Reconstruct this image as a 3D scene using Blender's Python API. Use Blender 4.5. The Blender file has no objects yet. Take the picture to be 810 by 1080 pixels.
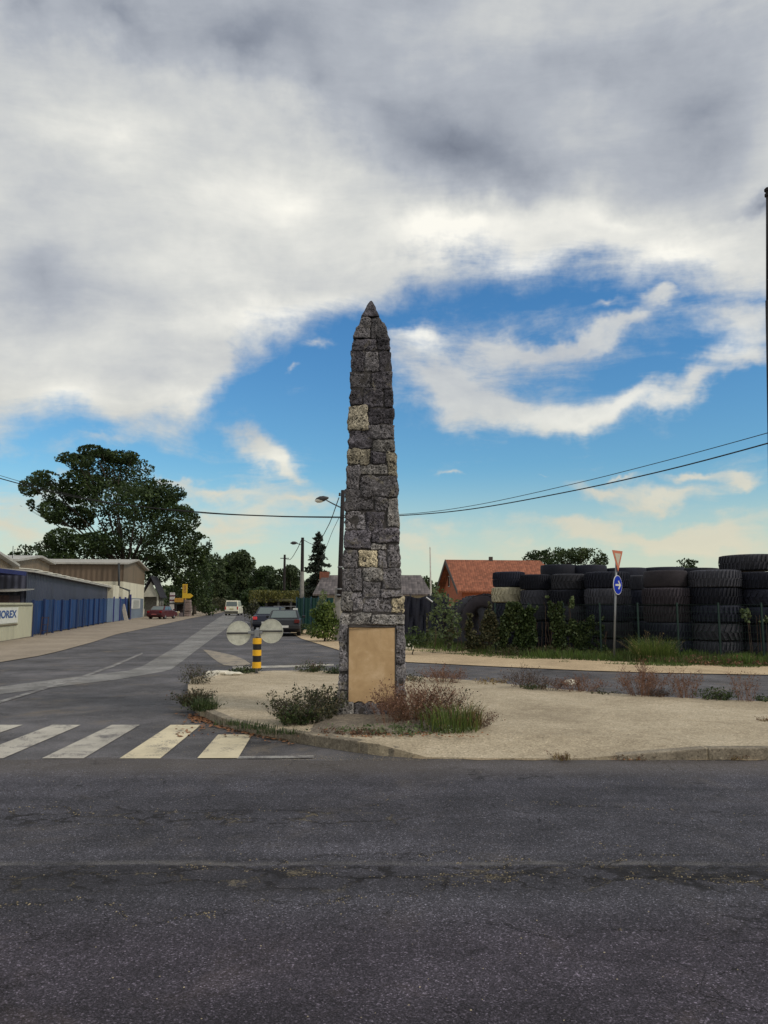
import bpy, bmesh, math, random
import numpy as np
from mathutils import Vector, Matrix, noise as mnoise
R = math.radians
rnd = random.Random(7)
rng = np.random.default_rng(7)
scene = bpy.context.scene
C = scene.collection

# ---------------------------------------------------------------- camera model
F, CX, CY, PITCH, CAMH = 800.0, 405.0, 540.0, R(6.84), 1.65
cp, sp = math.cos(PITCH), math.sin(PITCH)
def ray(u, v):
    a, b = (u-CX)/F, (CY-v)/F
    return Vector((a, cp - b*sp, sp + b*cp))
def G(u, v, z=0.0):
    d = ray(u, v); t = (z-CAMH)/d.z
    return Vector((d.x*t, d.y*t, z))
def PY(u, v, Y):
    d = ray(u, v); t = Y/d.y
    return Vector((d.x*t, Y, CAMH+d.z*t))
def XatU(u, Y): return PY(u, 636, Y).x
def ZatV(v, Y): return PY(CX, v, Y).z

cam = bpy.data.cameras.new('camera'); co = bpy.data.objects.new('camera', cam); C.objects.link(co)
co.location = (0, 0, CAMH); co.rotation_euler = (math.pi/2+PITCH, 0, 0)
cam.sensor_fit = 'VERTICAL'; cam.sensor_height = 24.0; cam.lens = 24.0*F/1080.0
cam.clip_end = 6000; cam.clip_start = 0.05
scene.camera = co
scene.cycles.max_bounces = 5; scene.cycles.diffuse_bounces = 2; scene.cycles.glossy_bounces = 2; scene.cycles.transmission_bounces = 2

# ---------------------------------------------------------------- node helper
class NT:
    def __init__(s, nt): s.nt = nt; s.n = nt.nodes; s.l = nt.links
    def new(s, t, **kw):
        n = s.n.new(t)
        for k, v in kw.items(): setattr(n, k, v)
        return n
    def put(s, sock, v):
        if v is None: return
        if isinstance(v, bpy.types.NodeSocket): s.l.new(v, sock)
        else: sock.default_value = v
    def math(s, op, a, b=None, c=None, clamp=False):
        n = s.new('ShaderNodeMath', operation=op); n.use_clamp = clamp
        s.put(n.inputs[0], a); s.put(n.inputs[1], b)
        if c is not None: s.put(n.inputs[2], c)
        return n.outputs[0]
    def vmath(s, op, a, b=None, scale=None):
        n = s.new('ShaderNodeVectorMath', operation=op)
        s.put(n.inputs[0], a); s.put(n.inputs[1], b)
        if scale is not None: s.put(n.inputs['Scale'], scale)
        return n.outputs['Value'] if op in ('LENGTH','DOT_PRODUCT','DISTANCE') else n.outputs[0]
    def mix(s, f, a, b, blend='MIX'):
        n = s.new('ShaderNodeMix', data_type='RGBA', blend_type=blend)
        s.put(n.inputs[0], f); s.put(n.inputs[6], a); s.put(n.inputs[7], b)
        return n.outputs[2]
    def ramp(s, f, stops, interp='LINEAR'):
        n = s.new('ShaderNodeValToRGB'); n.color_ramp.interpolation = interp
        e = n.color_ramp.elements
        while len(e) < len(stops): e.new(0.5)
        for i, (p, c) in enumerate(stops):
            e[i].position = p
            e[i].color = (c, c, c, 1) if isinstance(c, (int, float)) else (*c, 1)
        s.put(n.inputs[0], f)
        return n.outputs[0]
    def smooth(s, x, a, b):
        n = s.new('ShaderNodeMapRange', interpolation_type='SMOOTHSTEP')
        s.put(n.inputs[0], x); n.inputs[1].default_value = a; n.inputs[2].default_value = b
        return n.outputs[0]
    def noise(s, vec, scale, detail=4, rough=.55, dist=0.0, col=False):
        n = s.new('ShaderNodeTexNoise'); s.put(n.inputs['Vector'], vec)
        n.inputs['Scale'].default_value = scale; n.inputs['Detail'].default_value = detail
        n.inputs['Roughness'].default_value = rough; n.inputs['Distortion'].default_value = dist
        return n.outputs['Color' if col else 'Fac']
    def voro(s, vec, scale, feature='F1', out='Distance', rand=1.0):
        n = s.new('ShaderNodeTexVoronoi', feature=feature); s.put(n.inputs['Vector'], vec)
        n.inputs['Scale'].default_value = scale; n.inputs['Randomness'].default_value = rand
        return n.outputs[out]
    def bump(s, h, strength=.5, dist=.02, normal=None):
        n = s.new('ShaderNodeBump'); s.put(n.inputs['Height'], h)
        n.inputs['Strength'].default_value = strength; n.inputs['Distance'].default_value = dist
        if normal is not None: s.put(n.inputs['Normal'], normal)
        return n.outputs[0]
def c4(c): return (c[0], c[1], c[2], 1)
def material(name):
    m = bpy.data.materials.new(name); m.use_nodes = True
    t = NT(m.node_tree); b = t.n['Principled BSDF']
    return m, t, b
MATS = {}
def simple(name, col, rough=.6, metal=0.0, var=.18, vscale=6.0, bump=0.0, bscale=60.0, streak=False, spec=.4):
    """paint / metal / plaster with wear: base colour broken up by two noises"""
    if name in MATS: return MATS[name]
    m, t, b = material(name)
    tc = t.new('ShaderNodeTexCoord').outputs['Object']
    v = tc
    if streak:
        mp = t.new('ShaderNodeMapping'); t.put(mp.inputs[0], tc); mp.inputs['Scale'].default_value = (1, 1, .12); v = mp.outputs[0]
    n1 = t.noise(v, vscale, 6, .65); n2 = t.noise(tc, vscale*7, 3, .6)
    f = t.math('ADD', t.math('MULTIPLY', n1, .7), t.math('MULTIPLY', n2, .3))
    lo = tuple(x*(1-2*var) for x in col); hi = tuple(min(1, x*(1+var*1.2)) for x in col)
    t.put(b.inputs['Base Color'], t.ramp(f, [(.3, lo), (.5, col), (.7, hi)]))
    b.inputs['Roughness'].default_value = rough; b.inputs['Metallic'].default_value = metal
    b.inputs['Specular IOR Level'].default_value = spec
    if bump: t.put(b.inputs['Normal'], t.bump(t.noise(tc, bscale, 4), bump, .01))
    MATS[name] = m; return m
def glass_dark(name='dark window glass', col=(.02,.025,.03), rough=.06):
    if name in MATS: return MATS[name]
    m, t, b = material(name)
    b.inputs['Base Color'].default_value = c4(col); b.inputs['Roughness'].default_value = rough
    b.inputs['Specular IOR Level'].default_value = .8
    MATS[name] = m; return m

# ---------------------------------------------------------------- object helpers
def tag(o, label=None, cat=None, group=None, kind=None):
    if label: o['label'] = label
    if cat: o['category'] = cat
    if group: o['group'] = group
    if kind: o['kind'] = kind
    return o
def empty(name, loc, label, cat, group=None, rz=0.0):
    o = bpy.data.objects.new(name, None); C.objects.link(o); o.location = loc; o.rotation_euler = (0, 0, rz)
    o.empty_display_size = .2
    return tag(o, label, cat, group)
class MB:
    def __init__(s): s.v = []; s.f = []
    def quad(s, a, b, c, d):
        i = len(s.v); s.v += [tuple(a), tuple(b), tuple(c), tuple(d)]; s.f.append((i, i+1, i+2, i+3)); return s
    def poly(s, pts):
        i = len(s.v); s.v += [tuple(p) for p in pts]; s.f.append(tuple(range(i, i+len(pts)))); return s
    def box(s, x0, y0, z0, x1, y1, z1, M=None):
        P = [Vector(p) for p in ((x0,y0,z0),(x1,y0,z0),(x1,y1,z0),(x0,y1,z0),(x0,y0,z1),(x1,y0,z1),(x1,y1,z1),(x0,y1,z1))]
        if M is not None: P = [M @ p for p in P]
        i = len(s.v); s.v += [tuple(p) for p in P]
        s.f += [tuple(i+k for k in q) for q in ((0,3,2,1),(4,5,6,7),(0,1,5,4),(1,2,6,5),(2,3,7,6),(3,0,4,7))]
        return s
    def prism(s, pts, off):
        """closed polygon pts extruded by vector off"""
        n = len(pts); i = len(s.v); off = Vector(off)
        s.v += [tuple(p) for p in pts] + [tuple(Vector(p)+off) for p in pts]
        s.f.append(tuple(i+k for k in range(n))[::-1]); s.f.append(tuple(i+n+k for k in range(n)))
        for k in range(n): s.f.append((i+k, i+(k+1) % n, i+n+(k+1) % n, i+n+k))
        return s
    def tube(s, pts, r, n=8, cap=True):
        pts = [Vector(p) for p in pts]; rs = r if isinstance(r, (list, tuple)) else [r]*len(pts)
        i0 = len(s.v)
        for k, p in enumerate(pts):
            d = (pts[min(k+1, len(pts)-1)] - pts[max(k-1, 0)])
            if d.length < 1e-9: d = Vector((0, 0, 1))
            d.normalize(); a = Vector((0, 0, 1)) if abs(d.z) < .9 else Vector((0, 1, 0))
            x = d.cross(a).normalized(); y = d.cross(x)
            for j in range(n):
                t = 2*math.pi*j/n; s.v.append(tuple(p + (x*math.cos(t)+y*math.sin(t))*rs[k]))
        for k in range(len(pts)-1):
            for j in range(n):
                a = i0+k*n+j; b = i0+k*n+(j+1) % n; s.f.append((a, b, b+n, a+n))
        if cap:
            s.f.append(tuple(i0+j for j in range(n))[::-1]); s.f.append(tuple(i0+(len(pts)-1)*n+j for j in range(n)))
        return s
    def lathe(s, prof, n=24, M=None, close=False):
        i0 = len(s.v); m = len(prof)
        for (r, z) in prof:
            for j in range(n):
                t = 2*math.pi*j/n; p = Vector((r*math.cos(t), r*math.sin(t), z)); s.v.append(tuple(M @ p if M is not None else p))
        for k in range(m-1 if not close else m):
            for j in range(n):
                a = i0+k*n+j; b = i0+k*n+(j+1) % n; k2 = ((k+1) % m - k)*n
                s.f.append((a, b, b+k2, a+k2))
        if not close:
            s.f.append(tuple(i0+j for j in range(n))[::-1]); s.f.append(tuple(i0+(m-1)*n+j for j in range(n)))
        return s
    def build(s, name, mat, parent=None, smooth=False, bevel=0.0, seg=2):
        me = bpy.data.meshes.new(name)
        off = Vector((0, 0, 0))
        if parent is not None and s.world:
            p = parent
            while p is not None: off += p.location; p = p.parent
        me.from_pydata([tuple(Vector(v)-off) for v in s.v], [], s.f)
        me.validate(); me.update()
        bm = bmesh.new(); bm.from_mesh(me); bmesh.ops.recalc_face_normals(bm, faces=bm.faces); bm.to_mesh(me); bm.free()
        me.materials.append(mat)
        if smooth: me.polygons.foreach_set('use_smooth', [True]*len(me.polygons))
        o = bpy.data.objects.new(name, me); C.objects.link(o); o.parent = parent
        if bevel:
            bv = o.modifiers.new('bevel', 'BEVEL'); bv.width = bevel; bv.segments = seg; bv.limit_method = 'ANGLE'; bv.angle_limit = R(30)
        return o
    world = True
class ML(MB):      # local coordinates of the parent
    world = False
def sheet(name, pts, z, mat, label=None):
    o = MB().poly([(p[0], p[1], z) for p in pts]).build(name, mat)
    if o.data.polygons[0].normal.z < 0: o.data.flip_normals()
    return tag(o, kind='structure', label=label)
def npmesh(name, verts, k, mat, parent=None, tint=None, extra=None, loc=None):
    """verts (N*k,3) -> N faces of k corners; optional FACE float attribute tint"""
    verts = np.asarray(verts, dtype=np.float32).reshape(-1, 3)
    if loc is not None: verts = verts - np.array(loc, dtype=np.float32)
    nv = len(verts); nf = nv//k
    me = bpy.data.meshes.new(name)
    me.vertices.add(nv); me.vertices.foreach_set('co', verts.ravel())
    me.loops.add(nv); me.loops.foreach_set('vertex_index', np.arange(nv, dtype=np.int32))
    me.polygons.add(nf); me.polygons.foreach_set('loop_start', np.arange(0, nv, k, dtype=np.int32))
    me.update(calc_edges=True); me.validate()
    if tint is not None:
        a = me.attributes.new('tint', 'FLOAT', 'FACE'); a.data.foreach_set('value', np.asarray(tint, dtype=np.float32))
    me.materials.append(mat)
    o = bpy.data.objects.new(name, me); C.objects.link(o); o.parent = parent
    return o
def leaf_quads(c, size, rng, flat=0.0, aspect=.55):
    """diamond leaves at centres c (N,3); size (N,) or float"""
    n = len(c); d = rng.normal(size=(n, 3)); d /= np.linalg.norm(d, axis=1)[:, None]
    nn = rng.normal(size=(n, 3)); nn[:, 2] += flat*3; t = np.cross(d, nn); t /= np.linalg.norm(t, axis=1)[:, None]+1e-9
    s = (np.ones(n)*size*rng.uniform(.6, 1.3, n))[:, None]
    v = np.stack([c-d*s*.5, c+t*s*aspect*.5, c+d*s*.5, c-t*s*aspect*.5], axis=1)
    return v.reshape(-1, 3)

# ---------------------------------------------------------------- sky
def build_world():
    w = bpy.data.worlds.new('World'); scene.world = w; w.use_nodes = True
    w.cycles.sampling_method = 'MANUAL'; w.cycles.sample_map_resolution = 256
    t = NT(w.node_tree); t.n.clear()
    d = t.new('ShaderNodeTexCoord').outputs['Generated']
    sep = t.new('ShaderNodeSeparateXYZ'); t.put(sep.inputs[0], d)
    x, y, z = sep.outputs
    den = t.math('MAXIMUM', t.math('ADD', y, 1.0), .05)
    p = t.math('DIVIDE', x, den); q = t.math('DIVIDE', z, den)
    def st(u, v):
        r = ray(u, v).normalized(); return r.x/(1+r.y), r.z/(1+r.y)
    com = t.new('ShaderNodeCombineXYZ'); t.put(com.inputs[0], p); t.put(com.inputs[1], q)
    pq = com.outputs[0]
    # planar cloud-layer coordinates give the noise its perspective
    zz = t.math('ADD', t.math('MAXIMUM', z, 0.0), .22)
    com2 = t.new('ShaderNodeCombineXYZ'); t.put(com2.inputs[0], t.math('DIVIDE', x, zz)); t.put(com2.inputs[1], t.math('DIVIDE', y, zz))
    lay = com2.outputs[0]
    wn = t.vmath('SUBTRACT', t.noise(lay, 1.3, 3, .6, .0, col=True), (.5, .5, .5))
    wn2 = t.vmath('SUBTRACT', t.noise(pq, 14.0, 5, .62, .0, col=True), (.5, .5, .5))
    warp0 = t.vmath('ADD', pq, t.vmath('SCALE', wn, scale=.05))
    warp = t.vmath('ADD', warp0, t.vmath('SCALE', wn2, scale=.055))
    sep2 = t.new('ShaderNodeSeparateXYZ'); t.put(sep2.inputs[0], warp); wp, wq = sep2.outputs[0], sep2.outputs[1]
    # lower edge of the big cloud bank
    pts = [(-260,470),(-60,462),(0,455),(50,442),(95,440),(150,460),(190,462),(225,430),(250,392),(300,368),(352,350),(400,332),(450,306),(500,290),(560,283),(620,287),(680,296),(740,305),(810,322),(1000,330)]
    cv = t.new('ShaderNodeFloatCurve'); cm = cv.mapping; cu = cm.curves[0]
    P0, P1 = -.6, .6
    pp = [((st(u, v)[0]-P0)/(P1-P0), st(u, v)[1]) for u, v in pts]
    while len(cu.points) < len(pp): cu.points.new(.5, .5)
    for i, (a, b) in enumerate(pp): cu.points[i].location = (max(0, min(1, a)), b)
    cm.update()
    t.put(cv.inputs['Value'], t.math('DIVIDE', t.math('SUBTRACT', wp, P0), P1-P0))
    dist = t.math('SUBTRACT', wq, cv.outputs[0])
    fine = t.noise(lay, 3.2, 5, .62, .3); fine2 = t.noise(pq, 26.0, 5, .72, .0)
    fn = t.math('SUBTRACT', t.math('ADD', t.math('MULTIPLY', fine, .5), t.math('MULTIPLY', fine2, .5)), .5)
    ms_ = t.new('ShaderNodeMapping'); t.put(ms_.inputs[0], warp0); ms_.inputs['Rotation'].default_value = (0, 0, R(-16)); ms_.inputs['Scale'].default_value = (7, 27, 1)
    cir = t.noise(ms_.outputs[0], 1.0, 6, .66, .3)
    cirn = t.math('SUBTRACT', cir, .5)
    main = t.smooth(t.math('ADD', dist, t.math('ADD', t.math('MULTIPLY', fn, .05), t.math('MULTIPLY', cirn, .05))), -.012, .026)
    def blob(vec, u, v, ru, rv, rot=0.0):
        c = st(u, v); sc = (st(u+10, v)[0]-c[0])/10
        m = t.new('ShaderNodeMapping', vector_type='TEXTURE')
        t.put(m.inputs[0], vec); m.inputs['Location'].default_value = (c[0], c[1], 0)
        m.inputs['Rotation'].default_value = (0, 0, R(rot)); m.inputs['Scale'].default_value = (ru*sc, rv*sc, 1)
        g = t.new('ShaderNodeTexGradient', gradient_type='QUADRATIC_SPHERE'); t.put(g.inputs[0], m.outputs[0])
        return g.outputs['Fac']
    def total(vec, L):
        acc = None
        for b in L:
            f = t.math('MULTIPLY', blob(vec, *b[:-1]), b[-1])
            acc = f if acc is None else t.math('ADD', acc, f)
        return acc
    wisps = total(warp, [
        (440,348,80,40,30,1.0),(418,385,60,70,0,.7),(470,400,110,70,-20,.6),(455,400,80,44,-35,.9),(510,420,110,44,-14,1.15),(580,430,120,40,2,1.35),(660,422,120,36,12,1.4),
        (735,403,100,34,20,1.5),(800,378,90,40,20,1.6),(785,342,100,60,0,1.5),(690,352,90,50,0,.35),(500,360,80,60,0,.55),(590,375,220,90,0,.85),
        (550,358,80,24,0,1.1),(610,350,80,22,9,1.3),(655,338,50,20,20,1.0),(688,313,44,22,-5,1.5),(640,318,30,10,0,.9),
        (258,462,50,34,-40,1.3),(282,487,80,44,-35,1.3),(315,503,70,22,-25,.9),(225,512,150,20,-4,1.3),(120,470,140,22,8,.8),(180,507,50,9,8,.9),(60,497,80,12,0,.8),
        (305,400,16,10,0,.9),(330,378,50,14,0,.7),(20,548,150,75,0,1.7),(110,520,120,24,0,1.1),(215,400,26,34,-20,1.3),(180,440,70,24,0,1.0),
        (640,514,90,18,4,1.6),(700,522,130,20,3,1.5),(742,499,80,12,-3,1.5),(655,501,40,6,0,1.0),(797,508,36,18,0,1.7),(480,508,30,6,0,.8),(560,507,26,6,0,.8),
        (690,552,200,34,0,1.6),(590,558,130,24,0,1.3),(760,566,160,40,0,1.6),(320,535,160,24,-3,1.2),(240,548,150,26,0,1.4),(450,575,260,34,0,1.0),(250,565,110,22,0,1.0)])
    wis = t.smooth(t.math('ADD', wisps, t.math('ADD', t.math('MULTIPLY', fn, 1.9), t.math('MULTIPLY', cirn, 2.6))), .10, 1.4)
    wis = t.math('MULTIPLY', wis, .93)
    dens = t.math('MAXIMUM', main, wis)
    # gaps of thin cloud
    # horizon veil
    elev = t.smooth(z, .185, .0)
    # cloud brightness
    shade = total(warp, [
        (400,-30,620,200,0,-.26),        (490,150,200,85,-6,-.55),(560,175,170,60,0,-.22),(400,120,130,90,0,-.2),(250,45,190,60,-4,-.42),(120,30,130,50,-20,-.3),(35,25,60,60,-50,-.3),(740,120,170,120,0,-.38),(800,215,60,22,0,-.5),
        (45,300,120,90,0,-.24),(20,210,60,90,0,-.1),(330,90,60,70,60,-.25),(640,70,200,80,0,-.25),(150,250,120,60,0,.10),(560,20,160,50,0,.1),
        (300,200,170,110,0,.38),(480,245,180,46,4,.52),(700,262,150,60,0,.48),(300,335,170,45,12,.36),(120,140,110,70,0,.22),(90,410,110,45,0,.25),(200,420,70,40,0,.25),
        (560,270,120,28,6,.4),(640,225,90,40,0,.25),(180,340,120,50,0,.15),(432,352,50,30,0,.5),(620,430,200,40,5,.3),(780,370,100,60,0,.3),(280,485,70,40,0,.4),(60,130,70,60,0,.12)])
    cn = t.noise(lay, 2.1, 5, .62, .5); cn2 = t.noise(pq, 12.0, 5, .6, .0)
    br = t.math('ADD', t.math('ADD', .64, shade), t.math('ADD', t.math('MULTIPLY', t.math('SUBTRACT', cn, .5), .34), t.math('MULTIPLY', cirn, .34)))
    br = t.math('ADD', br, t.math('MULTIPLY', t.math('SUBTRACT', cn2, .5), .42))
    ccol = t.ramp(br, [(.0, (.19,.215,.27)), (.22, (.28,.31,.37)), (.48, (.44,.47,.52)), (.72, (.68,.69,.67)), (1.0, (.98,.96,.88))])
    low = t.smooth(z, .30, .03)
    ccol = t.mix(t.math('MULTIPLY', low, .8), ccol, (.74,.69,.50,1))
    sky = t.new('ShaderNodeTexSky', sky_type='NISHITA'); sky.sun_disc = False
    sky.sun_elevation = SUN_EL; sky.sun_rotation = SUN_AZ
    sky.air_density = 1.0; sky.dust_density = .6; sky.ozone_density = 3.0
    tint = t.mix(t.smooth(z, .02, .42), (.62, .90, .86, 1), (.40, .79, 1.0, 1))
    scol = t.mix(1.0, sky.outputs[0], tint, 'MULTIPLY')
    bs = t.new('ShaderNodeBackground'); t.put(bs.inputs[0], scol); bs.inputs[1].default_value = SKY_STR
    bc = t.new('ShaderNodeBackground'); t.put(bc.inputs[0], ccol); bc.inputs[1].default_value = 1.0
    bh = t.new('ShaderNodeBackground'); bh.inputs[0].default_value = (.66, .68, .54, 1); bh.inputs[1].default_value = 1.0
    m0 = t.new('ShaderNodeMixShader'); t.put(m0.inputs[0], t.math('MULTIPLY', elev, .88)); t.l.new(bs.outputs[0], m0.inputs[1]); t.l.new(bh.outputs[0], m0.inputs[2])
    m1 = t.new('ShaderNodeMixShader'); t.put(m1.inputs[0], dens); t.l.new(m0.outputs[0], m1.inputs[1]); t.l.new(bc.outputs[0], m1.inputs[2])
    o = t.new('ShaderNodeOutputWorld'); t.l.new(m1.outputs[0], o.inputs[0])
SUN_EL, SUN_AZ, SKY_STR = R(38), R(118), .135
build_world()
sl = bpy.data.lights.new('sun', 'SUN'); so = bpy.data.objects.new('sun', sl); C.objects.link(so)
sl.energy = 1.5; sl.angle = R(12); sl.color = (1.0, .91, .78)
sd = Vector((math.sin(SUN_AZ)*math.cos(SUN_EL), math.cos(SUN_AZ)*math.cos(SUN_EL), math.sin(SUN_EL)))
so.rotation_euler = sd.to_track_quat('Z', 'Y').to_euler()
scene.view_settings.view_transform = 'Standard'; scene.view_settings.look = 'None'
scene.view_settings.exposure = 0.0; scene.view_settings.gamma = 1.0

# ---------------------------------------------------------------- ground materials
def asphalt(name, base, dust, warm=(.2,.16,.11), speck=.5, lane=(1, 1, 1), joints=False):
    m, t, b = material(name)
    g = t.new('ShaderNodeNewGeometry').outputs['Position']
    big = t.noise(g, .35, 5, .6); mid = t.noise(g, 2.3, 6, .65, .4)
    mp = t.new('ShaderNodeMapping'); t.put(mp.inputs[0], g); mp.inputs['Scale'].default_value = lane
    lanes = t.noise(mp.outputs[0], .8, 4, .6)
    cell = t.new('ShaderNodeTexVoronoi'); t.put(cell.inputs['Vector'], g); cell.inputs['Scale'].default_value = 130
    bw = t.new('ShaderNodeSeparateColor'); t.put(bw.inputs[0], cell.outputs['Color'])
    grain = bw.outputs[0]
    fine = t.noise(g, 160, 3, .7)
    f = t.math('ADD', t.math('MULTIPLY', big, .45), t.math('ADD', t.math('MULTIPLY', mid, .3), t.math('MULTIPLY', lanes, .35)))
    lo = tuple(c*.50 for c in base); hi = tuple(c*1.75 for c in base)
    col = t.ramp(f, [(.40, lo), (.54, base), (.70, hi)])
    gcol = t.ramp(grain, [(.0, .35), (.55, .85), (.86, 1.25), (.94, 2.0), (1.0, 3.6)])
    col = t.mix(min(1, speck*(1.7 if joints else 1)), col, t.mix(1.0, col, gcol, 'MULTIPLY'))
    col = t.mix(.8 if joints else .55, col, t.mix(1.0, col, t.ramp(fine, [(.3, .15), (.5, 1.0), (.66, 2.4)]), 'MULTIPLY'))
    # dusty worn patches
    dm = t.smooth(t.math('ADD', t.noise(g, 1.1, 7, .7, .5), t.math('MULTIPLY', mid, .2)), .62, .85)
    col = t.mix(t.math('MULTIPLY', dm, dust), col, c4(warm))
    # fine crazing
    wv = t.vmath('ADD', g, t.vmath('SCALE', t.vmath('SUBTRACT', t.noise(g, 5.0, 5, .6, col=True), (.5,.5,.5)), scale=.35))
    cr = t.voro(wv, 2.6, 'DISTANCE_TO_EDGE')
    crm = t.math('MULTIPLY', t.smooth(cr, .014, .003), t.smooth(t.noise(g, .9, 4), .50, .62))
    col = t.mix(t.math('MULTIPLY', crm, .8), col, (.012, .011, .011, 1))
    if joints:
        sg_ = t.new('ShaderNodeSeparateXYZ'); t.put(sg_.inputs[0], g); X_, Y_ = sg_.outputs[0], sg_.outputs[1]
        yw = t.math('ADD', Y_, t.math('MULTIPLY', t.math('SUBTRACT', t.noise(g, 1.6, 6, .7), .5), .16))
        # paving joint: bleached lip on the far side, older darker strip on the near side
        yj = gyy(913)
        lip = t.math('MULTIPLY', t.smooth(yw, yj-.012, yj+.006), t.smooth(yw, yj+.10, yj+.015))
        lip = t.math('MULTIPLY', lip, t.smooth(t.math('ADD', t.math('MULTIPLY', fine, .5), t.math('MULTIPLY', t.noise(g, 2.2, 4, .6), .5)), .40, .62))
        col = t.mix(t.math('MULTIPLY', lip, .75), col, (.17, .16, .155, 1))
        strip = t.math('MULTIPLY', t.smooth(yw, yj+.0, yj-.04), t.smooth(yw, yj-.62, yj-.30))
        col = t.mix(t.math('MULTIPLY', strip, .28), col, (.026, .023, .027, 1))
        brown = t.smooth(yw, yj-.4, yj-1.2)
        col = t.mix(t.math('MULTIPLY', brown, .75), col, t.mix(1.0, col, (.82, .70, .76, 1), 'MULTIPLY'))
        pale = t.smooth(yw, yj+2.2, yj+3.0)
        col = t.mix(t.math('MULTIPLY', pale, .35), col, (.17, .145, .12, 1))
        far_ = t.math('MULTIPLY', t.smooth(yw, yj+.2, yj+1.4), t.math('SUBTRACT', 1.0, pale))
        # crack networks
        wv2 = t.vmath('ADD', g, t.vmath('SCALE', t.vmath('SUBTRACT', t.noise(g, 7.0, 6, .7, col=True), (.5,.5,.5)), scale=.30))
        mc = t.new('ShaderNodeMapping'); t.put(mc.inputs[0], wv2); mc.inputs['Scale'].default_value = (2.1, 4.4, 1)
        e1 = t.voro(mc.outputs[0], 1.0, 'DISTANCE_TO_EDGE')
        nb1 = t.noise(g, .75, 4, .6)
        z1 = t.math('MULTIPLY', t.smooth(yw, yj+.01, yj-.05), t.smooth(yw, yj-.50, yj-.36))
        yk = gyy(864); z2 = t.math('MULTIPLY', t.math('MULTIPLY', t.smooth(yw, yk+.28, yk+.12), t.smooth(yw, yk-.26, yk-.10)), t.smooth(X_, 1.2, -.6))
        z3 = t.math('MULTIPLY', t.smooth(nb1, .56, .66), .8)
        zone = t.math('MAXIMUM', t.math('MAXIMUM', z1, z2), z3)
        thin = t.math('MULTIPLY', t.smooth(e1, .055, .016), t.math('MULTIPLY', zone, t.smooth(t.noise(g, 3.1, 4, .6), .36, .48)))
        fill = t.math('MULTIPLY', t.math('MULTIPLY', t.smooth(e1, .060, .015), t.math('MAXIMUM', z1, z2)), t.smooth(t.math('ADD', t.math('MULTIPLY', t.noise(g, 4.0, 3, .6), .6), t.math('MULTIPLY', t.noise(g, 55, 3, .8), .5)), .57, .66))
        col = t.mix(t.math('MULTIPLY', thin, .85), col, (.012, .010, .011, 1))
        col = t.mix(t.math('MULTIPLY', fill, .45), col, (.27, .225, .15, 1))
        crm = t.math('MAXIMUM', crm, thin)
    t.put(b.inputs['Base Color'], col)
    b.inputs['Roughness'].default_value = .85; b.inputs['Specular IOR Level'].default_value = .25
    h = t.math('ADD', t.math('MULTIPLY', grain, .5), t.math('MULTIPLY', fine, .6))
    h = t.math('SUBTRACT', h, t.math('MULTIPLY', crm, 1.5))
    nb = t.bump(h, .7, .006); nb = t.bump(mid, .25, .05, nb)
    t.put(b.inputs['Normal'], nb)
    return m
def gyy(v): return G(405, v).y
def sand(name, base, dark, pale, scale=1.0, contrast=1.0):
    m, t, b = material(name)
    g = t.new('ShaderNodeNewGeometry').outputs['Position']
    n1 = t.noise(g, .7*scale, 6, .62, .6); n2 = t.noise(g, 5*scale, 6, .65); n3 = t.noise(g, 70, 4, .7)
    f = t.math('ADD', t.math('MULTIPLY', n1, .5), t.math('ADD', t.math('MULTIPLY', n2, .3), t.math('MULTIPLY', n3, .2)))
    col = t.ramp(f, [(.36, dark), (.5, base), (.64, pale)])
    cell = t.new('ShaderNodeTexVoronoi'); t.put(cell.inputs['Vector'], g); cell.inputs['Scale'].default_value = 60
    s = t.new('ShaderNodeSeparateColor'); t.put(s.inputs[0], cell.outputs['Color'])
    col = t.mix(.55, col, t.mix(1.0, col, t.ramp(s.outputs[0], [(0, .35), (.3, .9), (.85, 1.1), (1, 1.7)]), 'MULTIPLY'))
    t.put(b.inputs['Base Color'], col); b.inputs['Roughness'].default_value = .92; b.inputs['Specular IOR Level'].default_value = .15
    nb = t.bump(t.math('ADD', n3, s.outputs[0]), .6, .008); nb = t.bump(n2, .3, .04, nb)
    t.put(b.inputs['Normal'], nb)
    return m
M_main = asphalt('dark coarse asphalt', (.053,.051,.062), .16, lane=(.25, 2.2, 1), joints=True)
M_side = asphalt('worn grey asphalt', (.092,.088,.094), .55, speck=.35)
M_band = asphalt('pale trench repair', (.185,.180,.175), .5, speck=.3)
M_dust = sand('gravel dust', (.30,.24,.165), (.22,.18,.13), (.36,.29,.2))
M_sand = sand('tan gravel', (.45,.378,.272), (.31,.255,.18), (.56,.48,.36))
M_verge = sand('dusty concrete verge', (.33,.275,.215), (.25,.21,.165), (.40,.335,.265), .6)
M_strip = sand('pale sandy shoulder', (.52,.40,.26), (.38,.29,.19), (.6,.48,.32))
M_dirt = sand('dry earth', (.10,.085,.045), (.05,.05,.025), (.15,.125,.07))
M_paint = None
def paint_mat(name, col, wear=.5, under=(.11, .10, .10, 1)):
    m, t, b = material(name)
    g = t.new('ShaderNodeNewGeometry').outputs['Position']
    w = t.math('ADD', t.math('MULTIPLY', t.noise(g, 3.0, 6, .65, .5), .5), t.math('MULTIPLY', t.noise(g, 70, 4, .75), .5))
    mask = t.smooth(w, .60-wear*.2, .70-wear*.2)
    dirt = t.noise(g, 1.4, 5, .6)
    c = t.ramp(dirt, [(.3, tuple(x*.72 for x in col)), (.6, col)])
    t.put(b.inputs['Base Color'], t.mix(mask, c, under))
    b.inputs['Roughness'].default_value = .75
    t.put(b.inputs['Normal'], t.bump(t.noise(g, 120, 3), .5, .004))
    return m
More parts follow.
